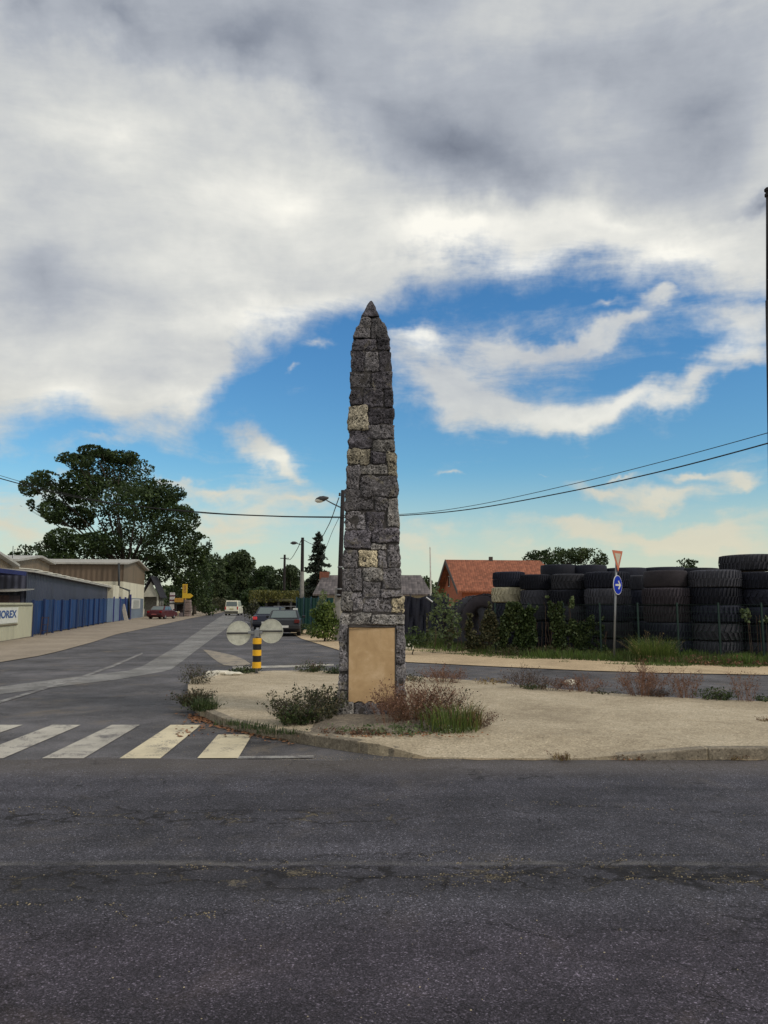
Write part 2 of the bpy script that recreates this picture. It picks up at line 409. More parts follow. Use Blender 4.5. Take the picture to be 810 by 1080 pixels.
M_zeb = paint_mat('worn yellowish white road paint', (.70,.61,.42), .42)
M_zeb2 = paint_mat('worn white road paint', (.50,.465,.40), .50)
M_patch = paint_mat('tan gravel spill', (.36,.30,.22), .62, (.12,.11,.105,1))
M_line = paint_mat('faded thin road line', (.34,.33,.31), .8)

# ---------------------------------------------------------------- ground
sheet('ground', [(-2500,-60),(2500,-60),(2500,3500),(-2500,3500)], -.05, M_dirt)
sheet('road', [(-60,-30),(60,-30),(60,34),(14,34),(2,48),(-8,70),(-13,110),(-26,190),(-70,420),(-120,420),(-70,200),(-60,100)], 0.0, M_side)
yb = G(405, 801).y
# the crossing road: slightly wavy front seam
pts = [(-60,-30),(60,-30)] + [(x, yb + .06*math.sin(x*1.7) + .04*math.sin(x*4.1+1)) for x in np.linspace(60, -60, 241)]
sheet('crossing_road', pts, .004, M_main)
# pale scuffed seam along the crossing road and the darker strip of old surface below it
y0 = G(405, 913).y
def ribbon(name, xs, yc, w, z, mat):
    top = [(x, yc(x)+w(x)) for x in xs]; bot = [(x, yc(x)-w(x)) for x in xs[::-1]]
    return sheet(name, top+bot, z, mat)
M_seam = paint_mat('scuffed pale seam', (.105,.10,.10), 1.0, (.052, .047, .052, 1))
xs = list(np.linspace(-14, 14, 300))
def gp(*uv): return [G(u, v) for u, v in uv]
# trench repair band
band = gp((243,646),(236,648),(212,664),(186,682),(150,703),(135,707.5),(80,714),(0,724.5),(-60,732)) + gp((-60,741),(0,732.5),(70,723.5),(130,716),(172,708.5),(181,706),(215,680),(240,662),(249,650),(250,646))
sheet('trench_repair', band, .006, M_band)
ln = gp((150,688.6),(120,701),(88,712.8),(0,739.5),(-50,754)) + gp((-50,757),(0,742),(88,715),(121,703),(151,689.8))
sheet('faded_line', ln, .009, M_line)
# tan gravel triangle at the mouth of the side road
sheet('gravel_patch', gp((214,685.2),(222,686.2),(234,688.6),(246,691.4),(257,695.4),(265,700.8),(256,702.2),(244,702.6),(236,701.6),(230,698.5),(224,694),(219,689.6)), .008, M_patch)
# left verge in front of the fences
verge = gp((-200,742),(-60,712),(0,699),(40,692.5),(62,687.5),(100,677),(122,669.5),(160,661.5),(200,652.5),(232,646.5),(244,643.2))
sheet('verge', verge + [Vector((-95,230,0)), Vector((-95,4,0))], .02, M_verge)
# shoulder on the far side of the side road and under the parked cars
sh = gp((262,650),(300,664),(318,674),(357,686),(395,694),(430,699),(520,703.5),(620,708),(700,710.5),(810,712.5),(1100,718))
sheet('sand_shoulder', sh + [Vector((60,19,0)), Vector((60,34,0)), Vector((10,70,0)), Vector((-12,110,0))], .02, M_strip)
# edge lines
sheet('edge_line', gp((245,703.3),(300,702),(352,700.5),(352,702.0),(300,704.2),(246,705.8)), .007, M_zeb2)
sheet('edge_line', gp((250,798.5),(331,797.5),(331,800.2),(250,801)), .009, M_line)
# pale gravel dust washed along the island's front edge
sheet('gravel_dust', [(x, yb+.30+.05*math.sin(x*3)+.04*math.sin(x*9)) for x in np.linspace(.3, 8, 80)] + [(x, yb-.02+.05*math.sin(x*2.7+1)+.03*math.sin(x*11)) for x in np.linspace(8, .3, 80)], .009, M_dust)
# zebra crossing
Z = [((230,266),775.5,(208,251)),((180,212),765,(126,169)),((118,147.5),765,(44,88)),((55,85.5),765,(-38,3)),((-9,24),765,(-122,-80)),((-72,-38),765,(-205,-163))]
for i, (fa, vf, ne) in enumerate(Z):
    sheet('zebra_stripe', gp((ne[0],800.5),(ne[1],800.5),(fa[1],vf),(fa[0],vf)), .008 if i else .010, M_zeb if i < 2 else M_zeb2)

# cracks: thin jagged dark ribbons, each with dry debris beside it
crack_v = []; debris = []
def crack(x0, y0_, x1, y1, w=.008, amp=.06, n=60, branch=0, deb=.5):
    px = [(x0, y0_)]; x, y = x0, y0_; T0 = math.hypot(x1-x0, y1-y0_); st = .05; off = 0
    while math.hypot(x1-x, y1-y) > .06 and len(px) < 900:
        g = math.atan2(y1-y, x1-x); off = off*.55+rnd.gauss(0, .55); h_ = g+max(-1.25, min(1.25, off)); l = st*rnd.uniform(.4, 1.3)
        x += math.cos(h_)*l; y += math.sin(h_)*l*(.4+amp*6); px.append((x, y))
    n = len(px)-1
    for i in range(n):
        a, b = px[i], px[i+1]; dx, dy = b[0]-a[0], b[1]-a[1]; L = math.hypot(dx, dy)+1e-6; nx, ny = -dy/L, dx/L
        wa = w*.55*rnd.uniform(.2, 1.5); wb = wa*rnd.uniform(.7, 1.2)
        if rnd.random() < .12: continue
        crack_v.extend([(a[0]-nx*wa, a[1]-ny*wa, .0115), (b[0]-nx*wb, b[1]-ny*wb, .0115), (b[0]+nx*wb, b[1]+ny*wb, .0115), (a[0]+nx*wa, a[1]+ny*wa, .0115)])
        if rnd.random() < deb:
            for _ in range(rnd.randint(1, 5)): debris.append((a[0]+rnd.gauss(0, .022), a[1]+rnd.gauss(0, .014)))
        if branch and rnd.random() < branch:
            an = rnd.uniform(0, 6.28); l = rnd.uniform(.12, .5)
            crack(a[0], a[1], a[0]+math.cos(an)*l, a[1]+math.sin(an)*l*.7, w*.7, .08, 10, 0, .6)
def gy(v): return G(405, v).y
crack(-4.5, gy(917), 4.5, gy(921), .006, .035, 160, .10, .22)
crack(-4.5, gy(928), 4.5, gy(944), .005, .09, 120, .10, .55)
crack(-1.2, gy(916), 2.2, gy(925), .006, .05, 60, .12, .55)
crack(-4.2, gy(859), .2, gy(853), .007, .04, 90, .05, .15)
crack(-4.0, gy(866), -1.0, gy(861), .005, .10, 60, .12, .6)
crack(1.2, gy(846), 2.3, gy(856), .006, .06, 30, .1, .3)
crack(2.2, gy(852), 6.0, gy(875), .006, .06, 60, .02, .1)
crack(-.2, gy(872), -2.4, gy(900), .004, .06, 40, .0, .1)
crack(-3.2, gy(880), -3.6, gy(930), .005, .06, 40, .1, .2)
crack(.3, gy(975), 2.4, gy(1010), .006, .03, 70, .0, .02)
crack(-.9, gy(802), -1.6, gy(843), .004, .05, 30, .0, .02)
crack(1.6, 9.9, 7.0, 9.3, .003, .05, 60, .02, .05) if False else None
M_crack = simple('crack dirt', (.016,.014,.014), .95, var=.3)
o = npmesh('road_cracks', crack_v, 4, M_crack); tag(o, kind='structure')

def pebbles(name, pts, smin, smax, mat, label, z=0.0, kind='stuff', flat=.7):
    n = len(pts); base = np.array([(1,0,0),(0,1,0),(-1,0,0),(0,-1,0),(0,0,1)], dtype=float)
    faces = [(0,1,4),(1,2,4),(2,3,4),(3,0,4)]
    V = []
    for (x, y, *zz) in pts:
        s = rnd.uniform(smin, smax); a = rnd.uniform(0, 6.28); ca, sa = math.cos(a), math.sin(a)
        pz = zz[0] if zz else z
        k = rnd.uniform(.5, 1)
        P = [(x+(p[0]*ca*s-p[1]*sa*s*k), y+(p[0]*sa*s+p[1]*ca*s*k), pz+p[2]*s*flat) for p in base]
        for f in faces: V += [P[f[0]], P[f[1]], P[f[2]]]
    o = npmesh(name, V, 3, mat)
    return tag(o, label, None, None, kind)
M_peb = simple('tan grit', (.33,.28,.20), .9, var=.45, vscale=35)
M_leaflitter = simple('dry brown leaves', (.24,.11,.05), .8, var=.5, vscale=25)
deb = [(x, y, .005) for x, y in debris if y > 2.6]
pebbles('crack_debris', deb, .002, .0085, simple('dry grass bits', (.26,.215,.14), .9, var=.45, vscale=35), 'pale dry grass bits and grit caught in the cracks of the dark road')
gp_ = []
for _ in range(1800): gp_.append((rnd.uniform(-1.2, 6.0), yb + abs(rnd.gauss(0, .16))-.08, .006))
for _ in range(900): gp_.append((rnd.uniform(-5, 6.0), rnd.uniform(3.0, 8.0), .006))
for _ in range(500): gp_.append((rnd.uniform(-5, -1.0), rnd.uniform(8.0, 12.0), .004))
pebbles('road_grit', gp_, .002, .0065, M_peb, 'loose tan grit scattered on the asphalt')

# ---------------------------------------------------------------- traffic island
IH = .12
front = [G(*p) for p in ((200,723),(198,729),(198,737),(203,748),(212,756),(235,767),(262,774),(290,780),(322,785),(355,790.5),(400,797),(450,800.5),(520,801.5),(600,802),(640,801.5),(720,801.5),(810,801.5))]
back = [G(*p, z=.08) for p in ((200,721),(203,717),(215,714),(240,711.5),(290,708.5),(350,708.5),(430,714),(500,719),(600,729.5),(700,737),(810,742))]
front.sort(key=lambda p: p.x); back.sort(key=lambda p: p.x)
x0i = min(front[0].x, back[0].x); front[0].x = x0i; back[0].x = x0i; front[0].y = back[0].y - .05
fx = [p.x for p in front]+[14, 40]; fy = [p.y for p in front]+[front[-1].y, front[-1].y]
bx = [p.x for p in back]+[14, 40]; by_ = [p.y for p in back]+[back[-1].y-.3, back[-1].y-.5]
def IF(x): return float(np.interp(x, fx, fy))
def IB(x): return float(np.interp(x, bx, by_))
kx0, kx1 = G(450,801).x, G(640,801).x
def kerbz(x):   # height of the front edge: kerb left and right, washed-out ramp between
    a = G(400,797).x
    if x < a: return IH
    if x < kx0: return IH-(IH-.02)*(x-a)/(kx0-a)
    if x < kx1-.25: return .02
    return min(IH, .02+(x-kx1+.25)/1.3*(IH-.02)) if x < kx1+1.05 else IH
cols = sorted(set([round(x, 4) for x in list(np.linspace(x0i, 8, 130))+list(np.linspace(8, 40, 20))+fx+bx if x >= x0i]))
isl = MB(); ROW = [0, .01, .03, .07, .12, .2, .3, .4, .5, .6, .7, .8, .88, .94, .98, 1]
def island_z(x, y):
    yf, ybk = IF(x), IB(x); d = y-yf; kz = kerbz(x)
    s = min(1, max(0, d/1.1)); s = s*s*(3-2*s)
    z = kz+(IH-kz)*s
    z += .018*mnoise.noise((x*.8, y*.8, 3)) * min(1, d*1.5) * min(1, max(0, (ybk-y)*1.5))
    return z
for x in cols:
    yf, ybk = IF(x), IB(x)
    isl.v.append((x, yf, -.03))
    for r in ROW:
        y = yf+(ybk-yf)*r; isl.v.append((x, y, island_z(x, y) if 0 < r < 1 else (kerbz(x) if r == 0 else .08)))
    isl.v.append((x, ybk+.02, -.03))
nr = len(ROW)+2
for i in range(len(cols)-1):
    for j in range(nr-1): isl.f.append((i*nr+j, (i+1)*nr+j, (i+1)*nr+j+1, i*nr+j+1))
o = isl.build('traffic_island', M_sand); tag(o, kind='structure')
# kerb stones
M_kerb = sand('kerb concrete', (.25,.215,.165), (.13,.11,.085), (.36,.31,.24), 2.5)
kb = MB()
def kerbrun(xa, xb, step):
    # walk along the front edge
    pl = []
    x = xa
    while x <= xb: pl.append(Vector((x, IF(x), 0))); x += .04
    acc = 0; start = pl[0]; seg = [start]
    runs = []
    for a, b in zip(pl[:-1], pl[1:]):
        seg.append(b); acc += (b-a).length
        if acc > step: runs.append(seg); seg = [b]; acc = 0
    if len(seg) > 1: runs.append(seg)
    for sg in runs:
        a, b = sg[0], sg[-1]; d = (b-a); L = d.length; d.normalize(); n = Vector((d.y, -d.x, 0))   # outward, to the road
        g_ = .008; a2, b2 = a+d*g_, b-d*g_; dz = rnd.uniform(-.006, .006); wv = rnd.uniform(-.008, .008)
        za, zb = kerbz(a.x)+.004+dz, kerbz(b.x)+.004+dz
        p = [a2+n*(.012+wv), b2+n*(.012+wv), b2-n*.13, a2-n*.13]
        lo = [Vector((q.x, q.y, -.03)) for q in p]; hi = [Vector((p[0].x, p[0].y, za)), Vector((p[1].x, p[1].y, zb)), Vector((p[2].x, p[2].y, zb)), Vector((p[3].x, p[3].y, za))]
        i = len(kb.v); kb.v += [tuple(q) for q in lo+hi]
        kb.f += [tuple(i+k for k in q) for q in ((0,3,2,1),(4,5,6,7),(0,1,5,4),(1,2,6,5),(2,3,7,6),(3,0,4,7))]
kerbrun(G(203,748).x, kx0-.3, .62)
kerbrun(kx1+.1, 12, .93)
o = kb.build('kerb', M_kerb, bevel=.012, seg=2); tag(o, kind='structure')

# ---------------------------------------------------------------- obelisk
YO = 10.45                       # front face
def OX(u, v): 
    Y = YO+.035*(ZatV(v, YO)); p = PY(u, v, Y); return p.x, p.z
def stone_mat():
    m, t, b = material('weathered dark rubble stone')
    tc = t.new('ShaderNodeTexCoord').outputs['Object']
    at = t.new('ShaderNodeAttribute'); at.attribute_name = 'stone'
    col = at.outputs['Color']
    n1 = t.noise(tc, 9, 7, .7, .3); n2 = t.noise(tc, 42, 6, .75); n3 = t.noise(tc, 110, 4, .7)
    c = t.mix(1.0, col, t.ramp(n1, [(.3, .35), (.5, .95), (.68, 1.6)]), 'MULTIPLY')
    c = t.mix(1.0, c, t.ramp(n2, [(.34, .18), (.5, 1.0), (.64, 2.1)]), 'MULTIPLY')
    # pale lichen blotches
    li = t.smooth(t.math('ADD', t.noise(tc, 4.0, 6, .75, .8), t.math('MULTIPLY', n3, .12)), .62, .72)
    c = t.mix(t.math('MULTIPLY', li, .6), c, (.30, .27, .20, 1))
    # weathering pits
    pit = t.voro(t.vmath('ADD', tc, t.vmath('SCALE', t.noise(tc, 14, 3, col=True), scale=.06)), 24, 'F1')
    pm = t.math('MULTIPLY', t.smooth(pit, .36, .16), t.smooth(t.noise(tc, 6, 4), .40, .52))
    c = t.mix(t.math('MULTIPLY', pm, .85), c, (.02, .018, .02, 1))
    t.put(b.inputs['Base Color'], c); b.inputs['Roughness'].default_value = .92; b.inputs['Specular IOR Level'].default_value = .2
    h = t.math('ADD', t.math('MULTIPLY', n1, .5), t.math('ADD', t.math('MULTIPLY', n2, .6), t.math('MULTIPLY', n3, .2)))
    h = t.math('SUBTRACT', h, t.math('MULTIPLY', pm, .6))
    t.put(b.inputs['Normal'], t.bump(h, 1.0, .055))
    return m
M_stone = stone_mat()
DK, MD, LT, PA, YE = (.112,.104,.120), (.172,.162,.172), (.25,.237,.228), (.50,.45,.35), (.58,.50,.35)
def stone_grid(n):
    """surface points of a unit cube with n cells per side -> verts, quads"""
    vs = {}; V = []; Fq = []
    def vid(p):
        k = tuple(round(c*n) for c in p)
        if k not in vs: vs[k] = len(V); V.append(tuple(2*c-1 for c in p))
        return vs[k]
    for ax in range(3):
        for sd_ in (0, 1):
            for i in range(n):
                for j in range(n):
                    def mk(a, b):
                        p = [0, 0, 0]; p[ax] = sd_; p[(ax+1) % 3] = a/n; p[(ax+2) % 3] = b/n; return vid(p)
                    q = (mk(i, j), mk(i+1, j), mk(i+1, j+1), mk(i, j+1)); Fq.append(q if sd_ else q[::-1])
    return V, Fq
SG = {n: stone_grid(n) for n in (5, 8, 16)}
def greyish():
    k = rnd.uniform(.8, 1.2); return tuple(x*k for x in rnd.choice((DK, MD, MD, LT)))
class Masonry:
    def __init__(s): s.v = []; s.f = []; s.c = []
    def stone(s, corners, n, col, r=.035, amp=.020, gap=.005, seed=0):
        """corners: 8 points in order x-,y-,z- ... indexed [ix][iy][iz]"""
        V, Fq = SG[n]; i0 = len(s.v)
        c = [[[Vector(corners[ix][iy][iz]) for iz in (0, 1)] for iy in (0, 1)] for ix in (0, 1)]
        sx = (c[1][0][0]-c[0][0][0]).length; sy = (c[0][1][0]-c[0][0][0]).length; sz = (c[0][0][1]-c[0][0][0]).length
        S = Vector((max(sx, .02)/2, max(sy, .02)/2, max(sz, .02)/2)); r = min(r, min(S)*.7)
        ctr = sum((c[i][j][k] for i in (0,1) for j in (0,1) for k in (0,1)), Vector())/8
        for p in V:
            q = Vector((p[0]*S.x, p[1]*S.y, p[2]*S.z))
            inn = Vector((max(-(S.x-r), min(S.x-r, q.x)), max(-(S.y-r), min(S.y-r, q.y)), max(-(S.z-r), min(S.z-r, q.z))))
            d = q-inn
            if d.length > 1e-6: q = inn+d.normalized()*r
            a = [(q.x/S.x*(1-gap/S.x)+1)/2, (q.y/S.y+1)/2, (q.z/S.z*(1-gap/S.z)+1)/2]
            w = Vector()
            for i in (0, 1):
                for j in (0, 1):
                    for k in (0, 1):
                        w += c[i][j][k]*((a[0] if i else 1-a[0])*(a[1] if j else 1-a[1])*(a[2] if k else 1-a[2]))
            nn = (w-ctr); nn = Vector((nn.x/S.x, nn.y/S.y, nn.z/S.z)); 
            if nn.length > 0: nn.normalize()
            sd_ = Vector((w.x+seed*3.1, w.y+seed*1.7, w.z))
            nz = mnoise.fractal(sd_*7.0, 1.0, 2.2, 4)*amp + mnoise.noise(sd_*3.0)*amp*.9 + (abs(mnoise.noise(sd_*20))-.25)*amp*.75
            w = w + nn*nz
            s.v.append(tuple(w))
        for q in Fq: s.f.append(tuple(i0+k for k in q)); s.c.append(col)
    def build(s, name, mat, parent):
        off = Vector(); p = parent
        while p is not None: off += p.location; p = p.parent
        me = bpy.data.meshes.new(name); me.from_pydata([tuple(Vector(v)-off) for v in s.v], [], s.f); me.update()
        a = me.color_attributes.new('stone', 'FLOAT_COLOR', 'CORNER')
        arr = np.repeat(np.array([(*c, 1.0) for c in s.c], dtype=np.float32), 4, axis=0)
        a.data.foreach_set('color', arr.ravel())
        me.polygons.foreach_set('use_smooth', [True]*len(me.polygons)); me.materials.append(mat)
        o = bpy.data.objects.new(name, me); C.objects.link(o); o.parent = parent; return o
obx, _ = OX(391.5, 757)
ob = empty('stone_obelisk', (obx, YO+.5, .2), 'tall tapering obelisk of rough dark stones with a blank tan panel', 'obelisk')
# front stones as (u0,u1,v0,v1,colour[,du/dv skew per corner]) read off the masonry
FS = [
 (382,391,334,356.5,MD,'tl'),(391.5,399.5,334,356.5,MD,'tr'),
 (371,396,357,369.5,DK),(396.5,411,357,369.5,DK),
 (370,384,370,392,DK),(384.5,399.5,370,392,MD),(400,413,370,392,DK),
 (369,391,392.5,408.5,MD),(391.5,414,392.5,410,DK),
 (368.5,382,409,427,DK),(382.5,404.5,409,429,DK),(405,414.5,410.5,429.5,DK),
 (366.5,388,427.5,453,PA),(388.5,415.3,430,447.5,DK),
 (368,391.5,453.5,473,DK),(388.5,401.5,448,463,MD),(402,416,448,463,MD),
 (366,391,473.5,490,tuple(x*.85 for x in PA)),(392,415.6,463.5,477,LT),(392,408,477.5,489.5,DK),(408.5,419.5,477.5,502,tuple(x*.75 for x in PA)),
 (365.5,379,490.5,516,MD),(379.5,407.5,490,500,LT),(379.5,419,501.5,524,MD),
 (364,395,516.5,538.5,MD),(395.5,408,524.5,539.5,MD),(408.3,420.3,524.5,555,LT),
 (363.5,385.5,539,558.5,MD),(386,405.5,540,560,DK),
 (363,391,559.5,578.5,DK),(391.5,421,556.5,572,DK),
 (391.5,408,572.5,580,LT),(408.5,422.3,572.5,598.5,MD),
 (362,377,579.5,599,MD),(377.3,398.5,580.5,599,YE),(399,408,580.5,599,MD),
 (361,382,599.5,624,MD),(382.5,403,599.5,613,LT),(403.5,423,599.5,621,MD),(382.5,402,613.5,630,MD),(402.5,424,621.5,629.5,MD),
 (360,371,624.5,645,LT),(371.5,382,624.5,645,MD),(382.5,412,630,646,MD),(412.5,425.5,630,647.5,YE),
 (358.3,392,646,659.5,LT),(392.5,427,648,659.5,LT),
 (357.5,366.6,660,707.5,MD),(357,366.6,708,728,MD),(355.2,366.8,728.5,758.5,LT),
 (417.4,426.8,660,700,MD),(417.4,427.3,700.5,730,MD),(417.4,428.3,730.5,758.5,LT),
 (367.2,373,741.5,757.5,LT),(373.3,401,741.5,758.5,MD),(401.3,417,741,758.5,DK),
]
def width_at(z):
    """(left, right, front y) silhouettes of the shaft at height z, from the drawn courses"""
    zt = [ZatV(v, YO) for v in (760,728,660,600,540,480,430,357)][::1]
    ul = [355,356.5,358.5,361.5,364,366.5,368.5,371]; ur = [428.5,427.8,426.5,423,420,417,415,411]
    xl = [OX(u, v)[0] for u, v in zip(ul, (760,728,660,600,540,480,430,357))]; xr = [OX(u, v)[0] for u, v in zip(ur, (760,728,660,600,540,480,430,357))]
    return float(np.interp(z, zt, xl)), float(np.interp(z, zt, xr))
ms = Masonry()
zb0 = ZatV(760, YO)
for i, st_ in enumerate(FS):
    u0, u1, v0, v1, col = st_[:5]; sk = st_[5] if len(st_) > 5 else ''
    tl = (u0, v0); tr = (u1, v0); bl = (u0, v1); br = (u1, v1)
    if sk == 'tl': bl = (371.5, v1); tl = (382.3, v0)
    if sk == 'tr': br = (410.8, v1); tr = (399.2, v0)
    j = lambda: rnd.uniform(-.5, .5)
    if not sk:
        tl, tr, bl, br = [(a+(j() if 363 < a < 420 else 0), b+j()) for a, b in (tl, tr, bl, br)]
    T = {}
    for nm, (u, v) in dict(tl=tl, tr=tr, bl=bl, br=br).items(): T[nm] = OX(u, v) if not (sk and nm[0] == 't') else (lambda p: (p.x, p.z))(PY(u, v, YO+.035*5.9+.10))
    zmid = (T['tl'][1]+T['bl'][1])/2; L_, R_ = width_at(zmid); w = R_-L_
    D = min(.26, w*.40)
    prot = rnd.uniform(-.012, .012)
    def y_at(z): return YO+.035*z
    cn_ = [[[None]*2 for _ in range(2)] for _ in range(2)]
    for ix, (t_, b_) in enumerate((('tl', 'bl'), ('tr', 'br'))):
        for iz, k in enumerate((b_, t_)):
            x, z = T[k]
            Lz_, Rz_ = width_at(z)
            if not sk and u0 < 371 and ix == 0: x = x*.45+Lz_*.55
            if not sk and u1 > 410 and ix == 1 and v0 > 356: x = x*.45+Rz_*.55
            lean = .0
            if sk and k[0] == 't': lean = .10
            cn_[ix][0][iz] = (x, y_at(z)-prot+lean, z); cn_[ix][1][iz] = (x, y_at(z)+D+lean, z)
    kf = rnd.uniform(.70, 1.22)*(.88 if v1 < 450 else 1.05 if v1 < 540 else 1.35 if col not in (PA, YE) else 1.05); cc = tuple(x*kf for x in col)
    ms.stone(cn_, 16, cc, r=rnd.uniform(.010, .026), amp=rnd.uniform(.020, .036), gap=.0005, seed=i)
# side and back courses
z = .12
zc = [.12]
ztop = ZatV(357, YO)
while zc[-1] < ztop-.2: zc.append(zc[-1]+rnd.uniform(.15, .28))
zc[-1] = ztop
for a, b in zip(zc[:-1], zc[1:]):
    zm = (a+b)/2; L_, R_ = width_at(zm); La, Ra = width_at(a); Lb, Rb = width_at(b)
    w = R_-L_; D = min(.26, w*.40); yf = YO+.035*zm; yk = yf+w   # square plan
    # side stones between front depth and back depth
    for side in (0, 1):
        ys = [yf+D, yf+D+(w-2*D)*rnd.uniform(.4, .6), yk-D] if w-2*D > .2 else [yf+D, yk-D]
        for ya, yb2 in zip(ys[:-1], ys[1:]):
            cn_ = [[[None]*2 for _ in range(2)] for _ in range(2)]
            for iy, yy in enumerate((ya, yb2)):
                for iz, (zz, Lz, Rz) in enumerate(((a, La, Ra), (b, Lb, Rb))):
                    xo = (Lz if side == 0 else Rz); xi = xo+(D if side == 0 else -D)
                    cn_[0][iy][iz] = (min(xo, xi), yy, zz); cn_[1][iy][iz] = (max(xo, xi), yy, zz)
            ms.stone(cn_, 8, greyish(), amp=.016, seed=rnd.random()*9)
    xs_ = [0, rnd.uniform(.3, .45), rnd.uniform(.6, .75), 1] if w > .6 else [0, rnd.uniform(.4, .6), 1]
    for xa, xb in zip(xs_[:-1], xs_[1:]):
        cn_ = [[[None]*2 for _ in range(2)] for _ in range(2)]
        for ix, f_ in enumerate((xa, xb)):
            for iz, (zz, Lz, Rz) in enumerate(((a, La, Ra), (b, Lb, Rb))):
                x = Lz+(Rz-Lz)*f_; cn_[ix][0][iz] = (x, yk-D, zz); cn_[ix][1][iz] = (x, yk-.0, zz)
        ms.stone(cn_, 8, greyish(), amp=.016, seed=rnd.random()*9)
# back half of the sloping course under the cap
(xl, zl), (xr, zr) = OX(371.5, 356.5), OX(410.8, 356.5); (xl2, _, zt2), (xr2, _, _) = PY(382.3, 334, YO+.035*5.9+.10), PY(399.2, 334, YO+.035*5.9+.10)
yf = YO+.035*zl; yf2 = YO+.035*zt2+.10; W1 = xr-xl; W2 = xr2-xl2
for s_ in (0, 1):
    def lerp(a, b, f): return a+(b-a)*f
    fa, fb = (0, .5) if s_ == 0 else (.5, 1)
    cn_ = [[[None]*2 for _ in range(2)] for _ in range(2)]
    for ix, f_ in enumerate((fa, fb)):
        cn_[ix][0][0] = (lerp(xl, xr, f_), yf+W1*.40, zl); cn_[ix][1][0] = (lerp(xl, xr, f_), yf+W1, zl)
        cn_[ix][0][1] = (lerp(xl2, xr2, f_), yf2+W1*.40-.01, zt2); cn_[ix][1][1] = (lerp(xl2, xr2, f_), yf+W1-.12, zt2)
    ms.stone(cn_, 8, MD, amp=.012, seed=s_+40)
shaft = ms.build('shaft', M_stone, ob)
# mortar core
M_mortar = simple('dark mortar', (.062,.056,.054), .95, var=.4, vscale=14, bump=.8, bscale=50)
core = MB(); zs = [.1, ZatV(660, YO), ZatV(540, YO), ZatV(430, YO), ZatV(357, YO), ZatV(336, YO)]
rings = []
for z in zs:
    L_, R_ = width_at(z); w = R_-L_; i_ = .022; yf = YO+.035*z
    if z > ZatV(350, YO): L_, R_, w = xl2, xr2, W2; i_ = .02; yf = yf2; 
    rings.append([(L_+i_, yf+i_, z), (R_-i_, yf+i_, z), (R_-i_, yf+w-i_, z), (L_+i_, yf+w-i_, z)])
for a, b in zip(rings[:-1], rings[1:]):
    for k in range(4): core.quad(a[k], a[(k+1) % 4], b[(k+1) % 4], b[k])
core.poly(rings[-1]); core.poly(rings[0][::-1])
core.build('mortar', M_mortar, ob)
# cap: pyramidal stone
cap = Masonry(); xa_, za_ = OX(391.2, 317.2); yc_ = yf2+W2/2; xa_, _, za_ = PY(391.2, 317.2, yc_)
cn_ = [[[None]*2 for _ in range(2)] for _ in range(2)]
for ix, x in enumerate((xl2-.028, xr2+.028)):
    for iy, y in enumerate((yf2-.028, yf2+W2+.028)):
        cn_[ix][iy][0] = (x, y, zt2-.005); cn_[ix][iy][1] = (xa_+(-.012 if ix == 0 else .012), yc_+(-.012 if iy == 0 else .012), za_)
cap.stone(cn_, 16, DK, r=.012, amp=.014, seed=77)
cap.build('cap_stone', M_stone, ob)
# blank panel
m, t, b = material('blank tan panel')
tc = t.new('ShaderNodeTexCoord').outputs['Object']
n = t.noise(tc, 3.2, 7, .62, .4); n2 = t.noise(tc, 18, 5, .6)
cc = t.ramp(t.math('ADD', t.math('MULTIPLY', n, .8), t.math('MULTIPLY', n2, .2)), [(.33, (.46,.30,.155)), (.5, (.56,.38,.205)), (.66, (.68,.49,.30))])
mpz = t.new('ShaderNodeMapping'); t.put(mpz.inputs[0], tc); mpz.inputs['Scale'].default_value = (9, 1, 1.1)
drip = t.smooth(t.noise(mpz.outputs[0], 1.6, 5, .7, .3), .54, .72)
cc = t.mix(t.math('MULTIPLY', drip, .35), cc, (.33, .225, .13, 1))
cc = t.mix(t.math('MULTIPLY', t.smooth(t.noise(tc, 6, 6, .7), .58, .66), .25), cc, (.74, .58, .40, 1))
sp_ = t.smooth(t.noise(tc, 55, 4, .8), .66, .74)
cc = t.mix(t.math('MULTIPLY', sp_, .35), cc, (.22, .15, .09, 1))
t.put(b.inputs['Base Color'], cc); b.inputs['Roughness'].default_value = .6; b.inputs['Specular IOR Level'].default_value = .25
t.put(b.inputs['Normal'], t.bump(n2, .15, .01)); M_panel = m
pn = MB(); (pxl, pzt), (pxr, _), (_, pzb) = OX(367.6, 661.3), OX(417, 661.3), OX(400, 741.5)
edge = [(pxl, pzt), (pxr, pzt)] + [(pxr+(pxl-pxr)*k/14, pzb+.012+.018*math.sin(k*1.9)+rnd.uniform(-.008, .008)) for k in range(15)]
pn.prism([(x, YO+.035*pzt-.006 if z > .9 else YO+.012, z) for x, z in edge], (0, .04, 0))
pn.build('panel', M_panel, ob)
fr = MB()
for (a, b_) in (((pxl, pzb), (pxl, pzt)), ((pxr, pzb), (pxr, pzt)), ((pxl, pzt), (pxr, pzt))):
    fr.tube([(a[0], YO+.012, a[1]), (b_[0], YO+.035*pzt-.004, b_[1])], .009, 5)
fr.build('panel_joint', M_mortar, ob)
